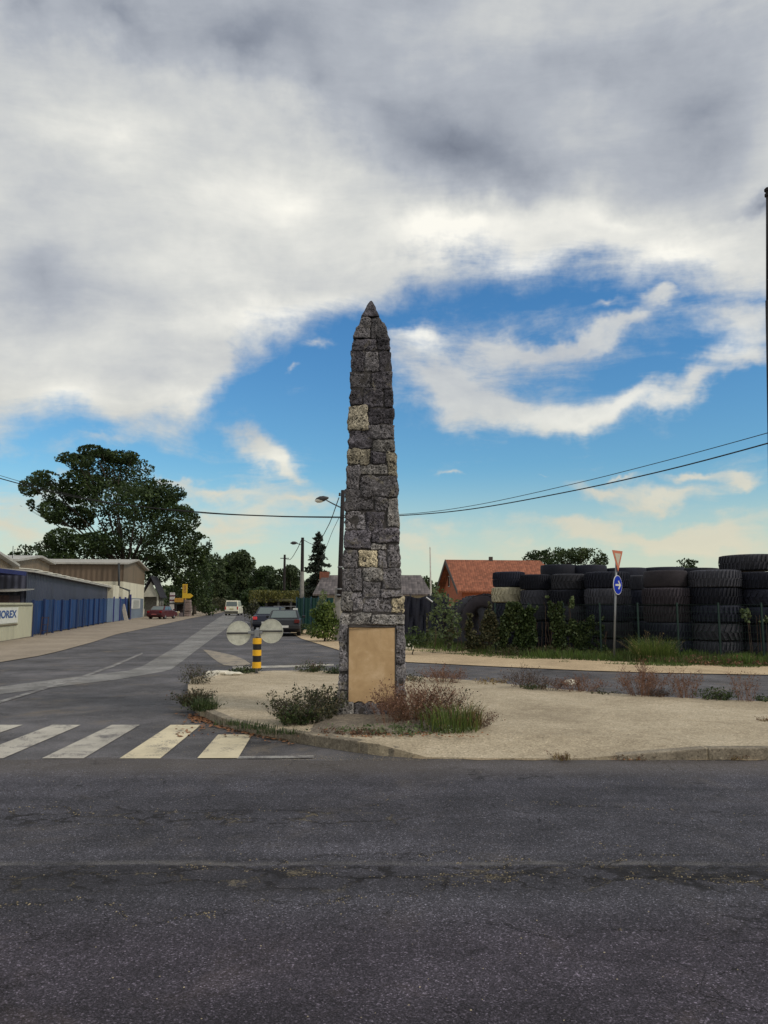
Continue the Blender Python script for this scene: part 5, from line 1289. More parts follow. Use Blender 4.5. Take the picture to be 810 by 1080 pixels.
s.poly([A_+dA*.3+axis*(LEN+.4)+Vector((0,0,ez_-.15)), B_-dA*.3+axis*(LEN+.4)+Vector((0,0,ez_-.15)), rB+Vector((0,0,.14))])
rf = s.build('roof', M_redtile, root)
s = MB()
for p in (A_+dA*.3, B_-dA*.3): s.prism([p-axis*.63+Vector((0,0,ez_-.42)), rA-axis*.03-Vector((0,0,.20)), rA-axis*.03+Vector((0,0,.16)), p-axis*.63+Vector((0,0,ez_-.08))], axis*.06)
s.build('bargeboard', simple('dark grey bargeboard', (.07,.06,.06), .8), rf)
q = mid+axis*3.5; s = MB(); s.box(-.16, -.16, rz_-.1, .16, .16, rz_+.42, Matrix.Translation((q.x, q.y, 0))); s.build('chimney', simple('dark flue', (.06,.05,.045), .8), rf)
for f_ in (.36, .62):
    p = A_.lerp(B_, f_); o2 = -axis*.03; s = MB(); pts_ = [p+dA*.28+o2, p-dA*.28+o2]; s.prism([pts_[0]+Vector((0,0,3.05)), pts_[1]+Vector((0,0,3.05)), pts_[1]+Vector((0,0,4.0)), pts_[0]+Vector((0,0,4.0))], -axis*.05)
    w_ = s.build('window', simple('pale window frame', (.40,.38,.36), .6), root)
    s = MB(); s.prism([pts_[0]-dA*.06-axis*.055+Vector((0,0,3.12)), pts_[1]+dA*.06-axis*.055+Vector((0,0,3.12)), pts_[1]+dA*.06-axis*.055+Vector((0,0,3.93)), pts_[0]-dA*.06-axis*.055+Vector((0,0,3.93))], -axis*.01); s.build('pane', glass_dark(), w_)

# ---------------------------------------------------------------- tyres
def rubber(name, col, var=.35):
    m, t, b = material(name); tc = t.new('ShaderNodeTexCoord').outputs['Object']
    oi = t.new('ShaderNodeObjectInfo').outputs['Random']
    n = t.noise(tc, 2.2, 6, .65); n2 = t.noise(tc, 22, 4, .7)
    f = t.math('ADD', t.math('MULTIPLY', n, .6), t.math('MULTIPLY', n2, .4))
    c = t.ramp(f, [(.32, tuple(x*(1-var) for x in col)), (.5, col), (.68, tuple(x*(1+var*1.4) for x in col))])
    c = t.mix(1.0, c, t.ramp(oi, [(0, .6), (1, 1.35)]), 'MULTIPLY')
    t.put(b.inputs['Base Color'], c); b.inputs['Roughness'].default_value = .8; b.inputs['Specular IOR Level'].default_value = .3
    t.put(b.inputs['Normal'], t.bump(n2, .5, .02)); return m
MR = dict(k=rubber('black tyre rubber', (.013,.015,.027)), d=rubber('dusty tyre rubber', (.042,.043,.055)), b=rubber('brownish tyre rubber', (.036,.030,.038)), p=rubber('pale mud caked tyre', (.36,.33,.24)))
def tyre_mesh(kind, Rr, H, mat, lug):
    mb = ML(); h = H/2
    prof = [(Rr*.52, -h*.80), (Rr*.60, -h*.96), (Rr*.76, -h), (Rr*.90, -h*.95), (Rr*.94, -h*.78), (Rr*.945, 0), (Rr*.94, h*.78), (Rr*.90, h*.95), (Rr*.76, h), (Rr*.60, h*.96), (Rr*.52, h*.80), (Rr*.50, 0)]
    mb.lathe(prof, 56, close=True)
    n = dict(chev=26, block=34, rib=0, slant=40)[lug]
    for k in range(n):
        t0 = 2*math.pi*k/n
        for sgn in (-1, 1):
            if lug == 'chev': pts = [(0.0, 0.06), (.16, .86), (.16+.11, .86), (.11, .06)]
            elif lug == 'block': pts = [(0.02*(sgn+1), .08), (.02*(sgn+1), .82), (.11+.02*(sgn+1), .82), (.11+.02*(sgn+1), .08)]
            else: pts = [(0, .05), (.10*sgn, .9), (.10*sgn+.07, .9), (.07, .05)]
            i = len(mb.v); R0, R1 = Rr*.93, Rr*1.01
            for rr in (R0, R1):
                for (da, fz) in pts:
                    a_ = t0+da*(26/n)*.9+(math.pi/n if sgn > 0 else 0); r2 = rr*(1-.045*max(0, fz-.7)/.2*(.8)); mb.v.append((r2*math.cos(a_), r2*math.sin(a_), sgn*fz*h))
            mb.f += [tuple(i+k2 for k2 in q) for q in ((0,1,2,3),(4,5,6,7),(0,1,5,4),(1,2,6,5),(2,3,7,6),(3,0,4,7))]
    o = mb.build('tyre', mat); 
    me = o.data; me.polygons.foreach_set('use_smooth', [len(p.vertices) == 4 and p.index < 56*12 for p in me.polygons]); bpy.data.objects.remove(o); return me
TM = {}
def tyre(loc, Rr, H, matk, lug, label, group='big used tyres stacked in the yard', rot=None):
    key = (matk, lug)
    if key not in TM: TM[key] = tyre_mesh('t', 1.0, 1.0, MR[matk], lug)
    o = bpy.data.objects.new('tyre', TM[key]); C.objects.link(o); o.location = loc
    o.scale = (Rr, Rr, H); o.rotation_euler = rot or (rnd.uniform(-.012, .012), rnd.uniform(-.012, .012), rnd.uniform(0, 6.28))
    return tag(o, label, 'tyre', group)
lev = ['lowest', 'second lowest', 'middle', 'second highest', 'topmost']
def stack(u0, u1, Y, vtop, n, kinds, where, lugs=None):
    xa, xb = XatU(u0, Y), XatU(u1, Y); Rr = (xb-xa)/2; x = (xa+xb)/2; zt = ZatV(vtop, Y); H = zt/n
    for k in range(n):
        nm = lev[k] if n == 5 else (['lowest', 'second lowest', 'third from the ground', 'fourth from the ground', 'second highest', 'topmost'][k])
        tyre((x+rnd.uniform(-.03, .03), Y+Rr+rnd.uniform(-.04, .04), H*(k+.5)), Rr*rnd.uniform(1.0, 1.05), H*1.0, kinds[k], (lugs or ['chev', 'slant', 'block'])[(k+len(where)) % 3] if lugs is None else lugs[k], '%s tyre, %s' % (nm, where))
stack(522, 556.5, 27, 602.5, 5, 'kdkpk', 'leftmost stack, holding the pale muddy tyre', ['slant','chev','chev','chev','slant'])
stack(551.5, 585, 26, 605.5, 5, 'kkddk', 'stack just right of the pale muddy tyre')
stack(586, 623, 25.2, 604.8, 5, 'kddkd', 'second stack right of the pale muddy tyre')
stack(624.5, 672.5, 24.2, 602.5, 5, 'ddkdk', 'stack directly behind the blue traffic sign', ['slant','slant','slant','slant','slant'])
stack(666, 694, 26.6, 606.5, 5, 'kkkkd', 'recessed stack between the traffic sign and brown tyre')
stack(688, 736.5, 23, 601, 5, 'kkbbb', 'stack with the smooth brown top', ['block','slant','slant','slant','rib'])
stack(739, 792.5, 22.5, 600.5, 5, 'ddkkd', 'stack left of and under the highest tyre', ['slant','chev','block','slant','slant'])
stack(794, 848, 22.3, 602.5, 5, 'dkkkk', 'stack cut by the right photo edge')
stack(850, 900, 22.2, 602, 5, 'dkkkk', 'stack just beyond the right photo edge')
Y_ = 22.9; z_ = ZatV(601.5, 22.5)
tyre(((XatU(775, Y_)+XatU(836, Y_))/2, Y_+.8, z_+.27), (XatU(836, Y_)-XatU(775, Y_))/2, .50, 'd', 'slant', 'highest tyre of all, lying across two stacks at the right edge')
for (u0, u1, vt, wh) in ((574, 612, 595, 'back row stack nearest the red roof'), (608, 646, 595.5, 'back row stack left of the triangular sign'), (645, 690, 598, 'back row stack right of the triangular sign'), (686, 732, 597.5, 'back row stack behind the smooth brown top'), (724, 770, 598.5, 'back row stack left of the highest tyre')):
    stack(u0, u1, 30, vt, 6, 'kkkkkk', wh, ['rib']*6)
stack(762, 802, 28, 600, 5, 'kkkkk', 'half hidden stack in the dip beside the highest tyre', ['rib']*5)
for i, (u, Y, Rr, H, ang, k, lg, lab) in enumerate(((489, 29.5, .88, .62, -62, 'k', 'rib', 'upright black tyre at the left end of the tyre yard behind the pale shrub'), (501, 28.8, .97, .66, -52, 'd', 'block', 'upright dusty tyre with a rounded treaded top below the red roof'), (513, 28.2, 1.0, .62, -40, 'b', 'chev', 'upright brownish lugged tyre beside the stack with the pale muddy tyre'), (477, 30.5, .78, .5, -70, 'k', 'rib', 'smallest upright tyre half hidden behind the pale shrub'))):
    o = tyre((XatU(u, Y), Y, Rr*.99), Rr, H, k, lg, lab, 'tyres standing upright', rot=(0, 0, 0)); o.rotation_euler = (R(90), 0, R(ang))
# green mesh fence
root = empty('mesh_fence', (XatU(524, 24.5), 24.5, 0), 'green wire mesh fence in front of the tyre stacks', 'fence')
f0, f1 = Vector((XatU(522, 25.0), 25.0, 0)), Vector((XatU(900, 20.6), 20.6, 0)); nf = 9; M_gw = simple('green coated wire', (.008,.030,.026), .5, var=.2)
dd = (f1-f0).normalized(); Lf = (f1-f0).length
for k in range(nf+1):
    p = f0+dd*Lf*k/nf; s = MB(); s.box(-.022, -.022, 0, .022, .022, 1.66, Matrix.Translation(p)); s.build('post', M_gw, root)
V = []
for k in range(nf):
    for j in range(int(Lf/nf/.07)):
        p = f0+dd*(Lf*k/nf+.04+j*.07); w = .003; V += [(p.x-w, p.y, .05), (p.x+w, p.y, .05), (p.x+w, p.y, 1.6), (p.x-w, p.y, 1.6)]; V += [(p.x, p.y-w, .05), (p.x, p.y+w, .05), (p.x, p.y+w, 1.6), (p.x, p.y-w, 1.6)]
for z_ in np.linspace(.06, 1.6, 9):
    w = .004; V += [(f0.x, f0.y, z_-w), (f1.x, f1.y, z_-w), (f1.x, f1.y, z_+w), (f0.x, f0.y, z_+w)]; V += [(f0.x, f0.y-w, z_), (f1.x, f1.y-w, z_), (f1.x, f1.y+w, z_), (f0.x, f0.y+w, z_)]
npmesh('wire_mesh', V, 4, M_gw, root, loc=root.location)
# vines
def vine(u0, u1, vt, vb, dens, mat, label, seed, leaf=.085, topleaf=False):
    rg = np.random.default_rng(seed); Y = 24.3+(u0-560)*-.008
    n = int(1.7*dens*(u1-u0)*(vb-vt)); us = rg.uniform(u0-5, u1+5, n*3); vs = rg.uniform(vt-3, vb, n*3)
    kk = np.array([mnoise.noise((u*.055+seed, v*.035, 0))+.25*mnoise.noise((u*.2, v*.2, seed))-.9*max(0, abs((u-(u0+u1)/2)/((u1-u0)/2+5))-.55)-.018*max(0, vt+16-v)*(1+mnoise.noise((u*.15, seed, 0))*2) > -.10 for u, v in zip(us, vs)]); us, vs = us[kk][:n], vs[kk][:n]
    P = np.array([tuple(PY(u, v, Y-(u-u0)*.0085+rg.normal(0, .06))) for u, v in zip(us, vs)]); P = P[P[:, 2] > .03]
    root = empty('climbing_vine', (float(P[:, 0].mean()), float(P[:, 1].mean()), 0), label, 'vine', 'vines on the mesh fence')
    npmesh('foliage', leaf_quads(P, leaf, rg, 0, .8), 4, mat, root, rg.uniform(0, 1, len(P)), loc=root.location)
    s = MB(); r3 = random.Random(seed)
    for k in range(5):
        u = r3.uniform(u0+2, u1-2); pts = [PY(u+r3.uniform(-2, 2), vb-(vb-vt)*f_, Y-(u-u0)*.0085) for f_ in (0, .2, .45, .65)]; pts[0].z = 0; s.tube(pts, .008, 5)
    s.build('stem', M_stem, root)
vine(500, 522, 636, 684, 1.3, L_drygreen, 'dull olive creeper on the left end of the fence by the upright tyres', 301)
vine(522, 548, 638, 686, 1.7, L_mid, 'green creeper covering the fence below the pale muddy tyre', 302)
vine(546, 578, 638, 690, 1.9, L_dark, 'darkest creeper on the fence right of the pale muddy tyre', 303)
vine(574, 600, 637, 692, 1.2, L_mid, 'thin creeper with leafy top shoots on the middle of the fence', 304)
vine(599, 622, 634, 690, 1.6, L_mid, 'creeper with the brightest top leaves, ending left of the traffic sign', 305)
vine(620, 642, 652, 692, 2.0, L_mid, 'low dense creeper immediately left of the traffic sign pole', 306)
vine(572, 616, 632, 641, .8, L_pale, 'pale shoots trailing along the top of the mesh fence', 307, .10)
vine(784, 812, 645, 656, .35, L_pale, 'pale sprig hanging on the fence near the right edge', 308, .10)
vine(455, 500, 650, 684, 1.0, L_drygreen, 'tangle of dull creeper between the pale shrub and the fence', 309)

# ---------------------------------------------------------------- poles, signs, wires
M_pole = simple('tarred wooden pole', (.022,.018,.020), .9, var=.3, vscale=8)
M_conc = simple('grey concrete pole foot', (.26,.25,.24), .9, var=.2, vscale=5)
M_galv = simple('galvanised steel', (.25,.26,.28), .45, metal=.5, var=.12)
YP = 33; bx_, tx_ = XatU(356.5, YP), XatU(361, YP); zt_ = ZatV(517, YP)
root = empty('street_lamp_pole', (bx_, YP, 0), 'dark wooden utility pole with a lamp arm just left of the obelisk', 'utility pole')
def px_(z): return bx_+(tx_-bx_)*z/zt_
s = MB(); s.tube([(px_(1.9)+.02, YP, 1.9), (px_(zt_/2), YP, zt_/2), (px_(zt_), YP, zt_)], [.115, .10, .088], 10); s.build('pole', M_pole, root, smooth=True)
s = MB(); s.box(-.12, -.12, -.1, .12, .12, 2.3, Matrix.Translation((bx_-.03, YP+.20, 0))); s.build('concrete_foot', M_conc, root, bevel=.02)
s = MB()
for z_ in (2.0, 2.25, 3.2): s.lathe([(.12, z_-.03), (.125, z_), (.12, z_+.03)], 10, Matrix.Translation((px_(z_), YP, 0)))
s.build('clamp_band', M_galv, root)
hx_, hz_ = XatU(341, YP-.4), ZatV(527, YP)
s = MB(); s.tube([(px_(5.6), YP, ZatV(536, YP)), (px_(5.8)-.35, YP-.15, ZatV(532.5, YP)), (hx_+.10, YP-.4, ZatV(529, YP))], [.03, .028, .025], 7); s.build('lamp_arm', M_dkmetal, root)
s = MB(); s.lathe([(.01, -.30), (.08, -.24), (.13, -.08), (.12, .08), (.05, .26), (.01, .3)], 12, Matrix.Translation((hx_-.10, YP-.4, ZatV(527.5, YP))) @ Matrix.Rotation(R(80), 4, 'Y')); lh = s.build('lamp_head', M_dkmetal, root, smooth=True)
s = MB(); s.lathe([(.01, -.26), (.10, -.16), (.12, 0), (.08, .14), (.01, .2)], 12, Matrix.Translation((hx_-.16, YP-.4, ZatV(528.6, YP))) @ Matrix.Rotation(R(80), 4, 'Y')); s.build('lamp_glass', simple('milky lamp bowl', (.72,.70,.62), .3, var=.06), lh, smooth=True)
s = MB()
for (dx, z_) in ((.17, zt_-.12), (-.14, zt_-.2), (.15, ZatV(545, YP))): s.lathe([(.035, -.06), (.055, -.02), (.035, .0), (.05, .05), (.02, .09)], 8, Matrix.Translation((px_(z_)+dx, YP, z_)))
s.build('insulator', simple('dark insulator', (.06,.045,.04), .4), root)
YQ = 60; bx2 = XatU(318.3, YQ); zt2_ = ZatV(567, YQ); root = empty('street_lamp_pole', (bx2, YQ, 0), 'second farther utility pole with a small lamp left of the conifer', 'utility pole')
s = MB(); s.tube([(bx2, YQ, ZatV(603, YQ)), (bx2, YQ, zt2_)], [.14, .12], 9); s.build('pole', M_pole, root)
s = MB(); s.tube([(bx2, YQ, 0), (bx2, YQ, ZatV(603, YQ))], [.2, .15], 9); s.build('concrete_foot', M_conc, root)
s = MB(); s.tube([(bx2, YQ, ZatV(575, YQ)), (XatU(311, YQ), YQ-.3, ZatV(573, YQ))], .03, 6); s.build('lamp_arm', M_dkmetal, root)
s = MB(); s.lathe([(.01, -.3), (.13, -.1), (.12, .1), (.02, .3)], 10, Matrix.Translation((XatU(309.5, YQ), YQ-.3, ZatV(573, YQ))) @ Matrix.Rotation(R(88), 4, 'Y')); s.build('lamp_head', M_dkmetal, root)
YQ3 = 105; bx3 = XatU(299.5, YQ3); zt3_ = ZatV(585, YQ3); root = empty('utility_pole', (bx3, YQ3, 0), 'short dark far utility pole rising from the distant trees', 'utility pole')
s = MB(); s.tube([(bx3, YQ3, 0), (bx3, YQ3, zt3_)], [.2, .15], 8); s.build('pole', M_pole, root)
s = MB(); s.tube([(bx3-.6, YQ3, zt3_-.5), (bx3+.6, YQ3, zt3_-.5)], .06, 6); s.build('cross_arm', M_pole, root)
# right edge lamp post
YL = 14.0
def LP(u, v): return PY(u, v, YL)
root = empty('lamp_post', (LP(812, 700).x+.02, YL, 0), 'tall dark slender lamp post at the right edge of the photo', 'lamp post')
t1, t2, t3 = LP(809.6, 203), LP(810.0, 317), LP(814.5, 560)
base_ = Vector((t3.x+.10, YL, 0))
s = MB(); s.tube([base_, t3, t2], [.07, .055, .046], 12); s.build('lower_pole', M_pole, root, smooth=True)
s = MB(); s.tube([t2, t1], [.036, .030], 12); s.build('upper_pole', M_pole, root, smooth=True)
s = MB(); s.lathe([(.02, -.10), (.058, -.08), (.058, -.03), (.04, -.02), (.04, .02), (.06, .03), (.06, .07), (.03, .10)], 12, Matrix.Translation(t1)); s.build('pole_cap', M_pole, root)
# thin white mast
YM = 31; xm = XatU(454.5, YM); root = empty('white_mast', (xm, YM, 0), 'thin white mast on a dark post above the pale shrub', 'mast')
s = MB(); s.tube([(xm, YM, ZatV(628, YM)), (xm-.02, YM, ZatV(577, YM))], [.035, .022], 8); s.build('mast', simple('white tube', (.62,.60,.56), .5), root)
s = MB(); s.box(-.05, -.05, 0, .05, .05, ZatV(626, YM), Matrix.Translation((xm+.05, YM+.02, 0))); s.build('post', simple('black green post', (.012,.022,.020), .6), root)
s = MB(); s.tube([(xm-.20, YM-.08, ZatV(630, YM)), (xm+.06, YM-.08, ZatV(635, YM))], .04, 6); s.build('bracket', M_galv, root)

# wires: sagging spans
def wire(name, pts, r, label, n=40, group='overhead cables'):
    P = [Vector(p) for p in pts]; out = []
    # Catmull-Rom through the points
    Q = [P[0]*2-P[1]] + P + [P[-1]*2-P[-2]]
    for i in range(1, len(Q)-2):
        for k in range(n):
            t_ = k/n; a, b, c, d_ = Q[i-1], Q[i], Q[i+1], Q[i+2]
            out.append(.5*((2*b)+(c-a)*t_+(2*a-5*b+4*c-d_)*t_*t_+(3*b-a-3*c+d_)*t_**3))
    out.append(P[-1]); s = MB(); s.tube(out, r, 5); o = s.build(name, simple('black cable', (.014,.014,.016), .7)); return tag(o, label, 'cable', group)
wire('overhead_cable', [PY(-120, 466, 36), PY(0, 504.5, 35), PY(100, 528, 34.2), PY(210, 540, 33.6), PY(290, 544.3, 33.2), PY(359, 545.3, 33)], .024, 'thick overhead cable running left from the near utility pole past the huge tree')
wire('overhead_cable', [PY(-120, 461, 36.4), PY(0, 501.5, 35.4), PY(100, 527, 34.4), PY(200, 540, 33.8), PY(290, 544.8, 33.3), PY(359, 546.2, 33.1)], .012, 'thinner upper cable left of the near utility pole')
wire('overhead_cable', [PY(359, 546, 33), PY(430, 543.3, 30), PY(500, 536.5, 27), PY(600, 518.5, 24), PY(700, 496.5, 21), PY(810, 467.5, 18), PY(900, 440, 16)], .019, 'lower overhead cable running right from the near utility pole')
wire('overhead_cable', [PY(359, 543.5, 33), PY(430, 542.0, 30), PY(500, 533, 27), PY(600, 511.5, 24), PY(700, 486.5, 21), PY(810, 456.5, 18), PY(900, 430, 16)], .011, 'upper overhead cable running right from the near utility pole')
wire('service_cable', [PY(357.5, 525, 33), PY(346, 555, 42), PY(333, 574, 52), PY(319, 569, 60)], .022, 'cable drooping from the near pole top towards the farther pole')
wire('service_cable', [PY(357.5, 546, 33), PY(350, 562, 38), PY(343, 580, 44), PY(337, 592, 50), PY(332, 606, 56)], .012, 'thin cable dropping from the near pole to the grey roof')
wire('service_cable', [PY(318, 569, 60), PY(313, 580, 70), PY(306, 590, 85), PY(300, 589, 105)], .03, 'cable between the two farther utility poles')

# two round signs seen from behind on a striped post
ps = G(270.5, 711.5, .09); root = empty('keep_clear_sign', (ps.x, ps.y, .09), 'pair of round signs seen from behind on a yellow and black striped post', 'traffic sign')
YV = ps.y; m_yel = simple('yellow reflective band', (.80,.44,.02), .45, var=.08); m_blk = simple('black band', (.012,.012,.014), .5, var=.2)
zl_ = [ZatV(v, YV) for v in (704.5, 698, 691.5, 685.3, 679.2, 673)]
s = MB(); s.tube([(ps.x, ps.y, .05), (ps.x, ps.y, ZatV(662, YV))], .030, 12); s.build('post', M_galv, root, smooth=True)
s = MB(); s.lathe([(.07, .10), (.06, .125), (.035, .13)], 12, Matrix.Translation((ps.x, ps.y, 0))); s.build('base_flange', M_dkmetal, root)
for k in range(5):
    s = MB(); rr = .098 if k % 2 == 0 else .090; s.lathe([(.04, zl_[k]), (rr, zl_[k]+.001), (rr, zl_[k+1]-.001), (.04, zl_[k+1])], 24, Matrix.Translation((ps.x, ps.y, 0))); s.build('yellow_band' if k % 2 == 0 else 'black_band', m_yel if k % 2 == 0 else m_blk, root, smooth=False, bevel=.002)
m_back = simple('grey aluminium sign back', (.56,.57,.50), .5, metal=.25, var=.20, vscale=7, bump=.15)
for (u, v, dv_) in ((252, 667.7, 1), (286.3, 665.6, -1)):
    c_ = PY(u, v, YV); rr = 12.5/F*YV; Mx = Matrix.Translation((c_.x, c_.y-.02, c_.z)) @ Matrix.Rotation(R(6*dv_), 4, 'Z') @ Matrix.Rotation(R(90), 4, 'X')
    s = MB(); s.lathe([(rr*.97, -.006), (rr, -.002), (rr, .010), (rr*.975, .012), (rr*.96, .002)], 48, Mx); dsk = s.build('sign_disc', m_back, root)
    s = MB(); s.box(-rr*.98, -.045, -.016, rr*.98, -.018, .016, Matrix.Translation(c_) @ Matrix.Rotation(R(6*dv_), 4, 'Z')); s.build('back_rail', M_dkmetal, dsk)
s = MB(); a_, b_ = PY(262, 667, YV), PY(277, 666.3, YV); s.box(a_.x, YV-.06, a_.z-.03, b_.x, YV-.02, a_.z+.03); s.box(ps.x-.05, YV-.08, a_.z-.10, ps.x+.05, YV+.05, a_.z+.06); s.build('clamp', M_galv, root, bevel=.006)

# yield + arrow sign seen obliquely on the right
pq = G(647.5, 697, 0); YV = pq.y; root = empty('traffic_sign', (pq.x, pq.y, 0), 'steel pole with a give way triangle above a blue disc with a white arrow', 'traffic sign')
topz = ZatV(604, YV); s = MB(); s.tube([(pq.x, pq.y, -.05), (PY(650.0, 583, YV).x, pq.y, ZatV(586, YV))], .030, 12); s.build('pole', M_galv, root, smooth=True)
ROT = R(48)
def signplane(cx_, cz_, yv): return Matrix.Translation((cx_, yv, cz_)) @ Matrix.Rotation(ROT, 4, 'Z') @ Matrix.Rotation(R(90), 4, 'X')
ct = PY(651, 592, YV); hh = (ZatV(581.3, YV)-ZatV(603.5, YV)); W_ = hh*1.13
def shape(pts, M, z0, z1, mat, name, parent, bevel=0):
    s = MB(); P0 = [M @ Vector((p[0], p[1], z0)) for p in pts]; P1 = [M @ Vector((p[0], p[1], z1)) for p in pts]; n = len(pts); s.v = [tuple(p) for p in P0+P1]; s.f = [tuple(range(n))[::-1], tuple(range(n, 2*n))] + [(k, (k+1) % n, n+(k+1) % n, n+k) for k in range(n)]; return s.build(name, mat, parent, bevel=bevel)
Mx = signplane(ct.x, ct.z, YV-.05)
def tri(sc):
    c_ = [(-W_/2*sc, hh*.333*sc+0), (0, -hh*.667*sc), (W_/2*sc, hh*.333*sc)]; out = []
    for i in range(3):
        a_, b_, c2 = Vector(c_[i-1]), Vector(c_[i]), Vector(c_[(i+1) % 3])
        for t_ in (.06, .02): out.append(tuple(b_.lerp(a_, t_)))
        for t_ in (.02, .06): out.append(tuple(b_.lerp(c2, t_)))
    return out
Mx = Mx @ Matrix.Translation((0, hh*.17, 0))
tp2 = shape(tri(1.0), Mx, -.004, .004, simple('red sign rim', (.52,.15,.075), .45, var=.12), 'give_way_plate', root)
shape(tri(.60), Mx, .005, .008, simple('yellowed sign face', (.50,.46,.36), .5, var=.10), 'white_field', tp2)
cb = PY(651, 617, YV); rr = (ZatV(606.8, YV)-ZatV(627.3, YV))/2; Mx = signplane(cb.x, cb.z, YV-.05)
circ = lambda r_: [(math.cos(2*math.pi*k/40)*r_, math.sin(2*math.pi*k/40)*r_) for k in range(40)]
dp2 = shape(circ(rr), Mx, -.012, .004, simple('white sign rim', (.62,.64,.66), .4, var=.05), 'blue_disc', root)
shape(circ(rr*.93), Mx, .005, .008, simple('blue sign face', (.010,.035,.42), .35, var=.06), 'blue_field', dp2)
ar = [(-.62,-.10),(.28,-.10),(-.02,-.40),(.20,-.46),(.66,0),(.20,.46),(-.02,.40),(.28,.10),(-.62,.10)]
shape([(x*rr, y*rr) for x, y in ar], Mx, .009, .013, simple('white sign face', (.62,.62,.55)), 'arrow', dp2)

# ---------------------------------------------------------------- vehicles
M_tyre = simple('car tyre', (.018,.018,.020), .85, var=.2); M_rim = simple('alloy rim', (.35,.35,.36), .35, metal=.7, var=.1)
def car(name, loc, rz, label, paint, L, Wd, Ht, kind='sedan', tail=(.45,.02,.02), plate=(.6,.6,.58), cat='car'):
    m, t, b = material(name+' paint'); b.inputs['Base Color'].default_value = c4(paint); b.inputs['Roughness'].default_value = .35; b.inputs['Specular IOR Level'].default_value = .3; b.inputs['Coat Weight'].default_value = .12; b.inputs['Coat Roughness'].default_value = .08
    tc = t.new('ShaderNodeTexCoord').outputs['Object']; t.put(b.inputs['Base Color'], t.ramp(t.noise(tc, 1.8, 5), [(.3, tuple(x*.8 for x in paint)), (.7, tuple(x*1.1 for x in paint))]))
    root = empty(name, loc, label, cat, rz=rz); w = Wd/2; h = L/2
    if kind == 'sedan':
        belt = Ht*.64
        lower = [(-h,.42),(-h+.03,.62),(-h+.10,belt*.98),(-h+.62,belt+.03),(-.9,belt+.04),(.95,belt+.02),(h-.55,belt*.90),(h-.08,belt*.78),(h,.55),(h-.02,.32),(h-.25,.22),(-h+.25,.22),(-h+.04,.30)]
        base = [(-h+.50,belt+.02),(h-1.25,belt+.0)]; roof = [(-h+1.12,Ht),(.45,Ht*.985)]
    else:
        belt = Ht*.56
        lower = [(-h,.42),(-h+.01,.8),(-h+.05,belt),(-.5,belt+.01),(h-.9,belt),(h-.15,belt*.86),(h,.62),(h-.02,.35),(h-.25,.24),(-h+.2,.24),(-h+.03,.30)]
        base = [(-h+.05,belt-.02),(h-.85,belt-.02)]; roof = [(-h+.22,Ht),(h-1.75,Ht*.985)]
    s = ML(); n = len(lower)
    # body: side profile lofted over five widths
    xs_ = [(-w, .965), (-w*.93, 1.0), (0, 1.01), (w*.93, 1.0), (w, .965)]
    for (x, sc) in xs_:
        for (y, z) in lower: s.v.append((x, y*(sc if abs(x) == w else 1)*(.985 if abs(x) == w else 1), .42+(z-.42)*(1.0 if abs(x) < w else .93)))
    for k in range(4):
        for j in range(n): a = k*n+j; b2_ = k*n+(j+1) % n; s.f.append((a, b2_, b2_+n, a+n))
    s.f.append(tuple(range(n))); s.f.append(tuple(4*n+j for j in range(n))[::-1])
    s.build('body', m, root, smooth=False, bevel=.05, seg=3)
    # cabin
    wb, wr = w*.93, w*.76 if kind == 'sedan' else w*.84
    B = [(-wb, base[0][0], base[0][1]), (wb, base[0][0], base[0][1]), (wb, base[1][0], base[1][1]), (-wb, base[1][0], base[1][1])]
    T_ = [(-wr, roof[0][0], roof[0][1]), (wr, roof[0][0], roof[0][1]), (wr, roof[1][0], roof[1][1]), (-wr, roof[1][0], roof[1][1])]
    s = ML(); s.v = B+T_; s.f = [(0,1,5,4),(1,2,6,5),(2,3,7,6),(3,0,4,7),(4,5,6,7)]; s.build('cabin', m, root, bevel=.06, seg=3)
    def win(i, j, a0, a1, b0, b1, nm):
        P00, P10, P01, P11 = Vector(B[i]), Vector(B[j]), Vector(T_[i]), Vector(T_[j])
        def pt(a_, c_): return P00.lerp(P10, a_).lerp(P01.lerp(P11, a_), c_)
        q = [pt(a0, b0), pt(a1, b0), pt(a1, b1), pt(a0, b1)]; nn_ = (q[1]-q[0]).cross(q[3]-q[0]).normalized()
        c_ = Vector((0, (base[0][0]+base[1][0])/2, belt)); 
        if nn_.dot(q[0]-c_) < 0: nn_ = -nn_
        s = ML(); s.prism([p+nn_*.004 for p in q], nn_*.012); return s.build(nm, M_glass, root)
    win(0, 1, .07, .93, .12 if kind == 'sedan' else .14, .88 if kind == 'sedan' else .82, 'rear_window'); win(3, 2, .07, .93, .1, .9, 'windscreen')
    for (i, j) in ((1, 2), (0, 3)):
        for (a0, a1) in (((.08, .48), (.52, .90)) if kind == 'sedan' else ((.06, .34), (.38, .64), (.68, .93))): win(i, j, a0, a1, .14, .86, 'side_window')
    # lights, bumper, plate
    for sx in (-1, 1):
        s = ML()
        if kind == 'sedan': s.box(sx*w*.94-(.26 if sx > 0 else 0), -h-.015, .66, sx*w*.94+(0 if sx > 0 else .26), -h+.07, .84)
        else: s.box(sx*w*.95-(.15 if sx > 0 else 0), -h-.02, .78, sx*w*.95+(0 if sx > 0 else .15), -h+.05, 1.18)
        s.build('tail_light', simple(name+' tail light', tail, .2, var=.05), root, bevel=.02)
        s = ML(); s.box(sx*w*.9-(.3 if sx > 0 else 0), h-.16, .6, sx*w*.9+(0 if sx > 0 else .3), h-.02, .75); s.build('headlight', simple('headlight glass', (.5,.5,.5), .1), root, bevel=.03)
        s = ML(); s.box(sx*(w+.02), .62, belt+.03, sx*(w+.20), .76, belt+.16); s.build('mirror', m, root, bevel=.03)
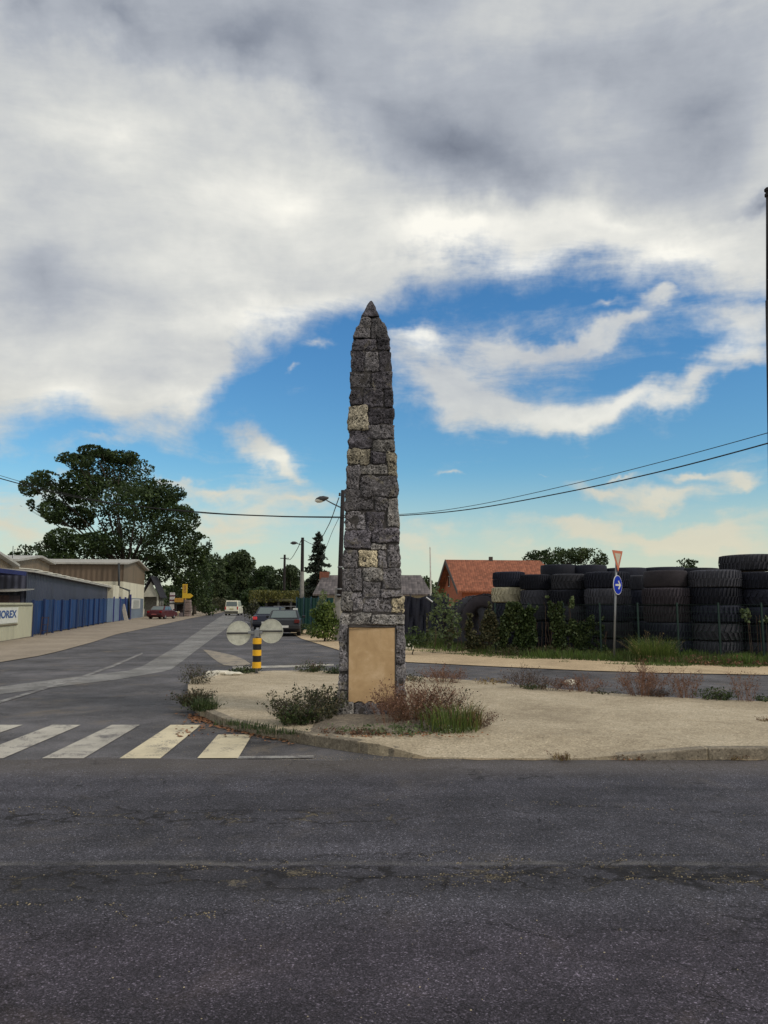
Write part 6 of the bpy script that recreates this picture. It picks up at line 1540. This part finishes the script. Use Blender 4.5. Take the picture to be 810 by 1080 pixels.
    s = ML(); s.box(-w*.96, -h-.07, .36, w*.96, -h+.1, .58); s.build('rear_bumper', simple(name+' bumper', tuple(x*.6+.01 for x in paint) if kind == 'sedan' else (.05,.05,.05), .5), root, bevel=.04)
    s = ML(); pz_ = .62 if kind == 'sedan' else .86; s.box(-.26, -h-.085 if kind == 'sedan' else -h-.02, pz_-.18 if kind == 'sedan' else pz_-.06, .26, -h-.072 if kind == 'sedan' else -h-.004, pz_-.07 if kind == 'sedan' else pz_+.05); s.build('number_plate', simple(name+' plate', plate, .4, var=.05), root)
    for sx in (-1, 1):
        for y in (-h+.85, h-.85):
            s = ML(); Mx = Matrix.Translation((sx*(w-.10), y, .31)) @ Matrix.Rotation(R(90), 4, 'Y'); s.lathe([(.20,-.09),(.29,-.10),(.31,-.06),(.31,.06),(.29,.10),(.20,.09)], 28, Mx); wh = s.build('wheel', M_tyre, root, smooth=False)
            s = ML(); s.lathe([(.03,-.102),(.19,-.095),(.20,.095),(.03,.102)], 20, Mx); s.build('rim', M_rim, wh)
    s = ML(); s.box(-w*.86, -h+.3, .20, w*.86, h-.3, .40); s.build('underbody', simple('underbody', (.010,.010,.010), .9), root)
    return root
M_glass = glass_dark('car glass', (.10,.13,.13), .10)
p = G(243, 649.2); car('minivan', (p.x, p.y+2.3, 0), R(3), 'white passenger van driving away on the left road', (.78,.76,.62), 4.6, 1.84, 1.98, 'van', plate=(.45,.40,.15), cat='van')
p = G(294.5, 671.5); car('parked_sedan', (p.x, p.y+2.2, 0), R(5), 'black parked sedan seen from behind, nearest of the parked cars', (.016,.017,.022), 4.4, 1.68, 1.30, tail=(.10,.01,.01))
p = G(281.5, 665.5); car('parked_car', (p.x, p.y+2.2, 0), R(-2), 'dark blue parked car with a glowing red tail light left of the black sedan', (.020,.024,.045), 4.2, 1.72, 1.42, tail=(.75,.06,.07))
p = G(165, 653.3); car('parked_estate', (p.x, p.y+2.0, .02), R(-8), 'dark red parked car with pale windows in front of the small white house', (.075,.010,.016), 3.9, 1.70, 1.34, tail=(.25,.02,.02), plate=(.35,.1,.1))
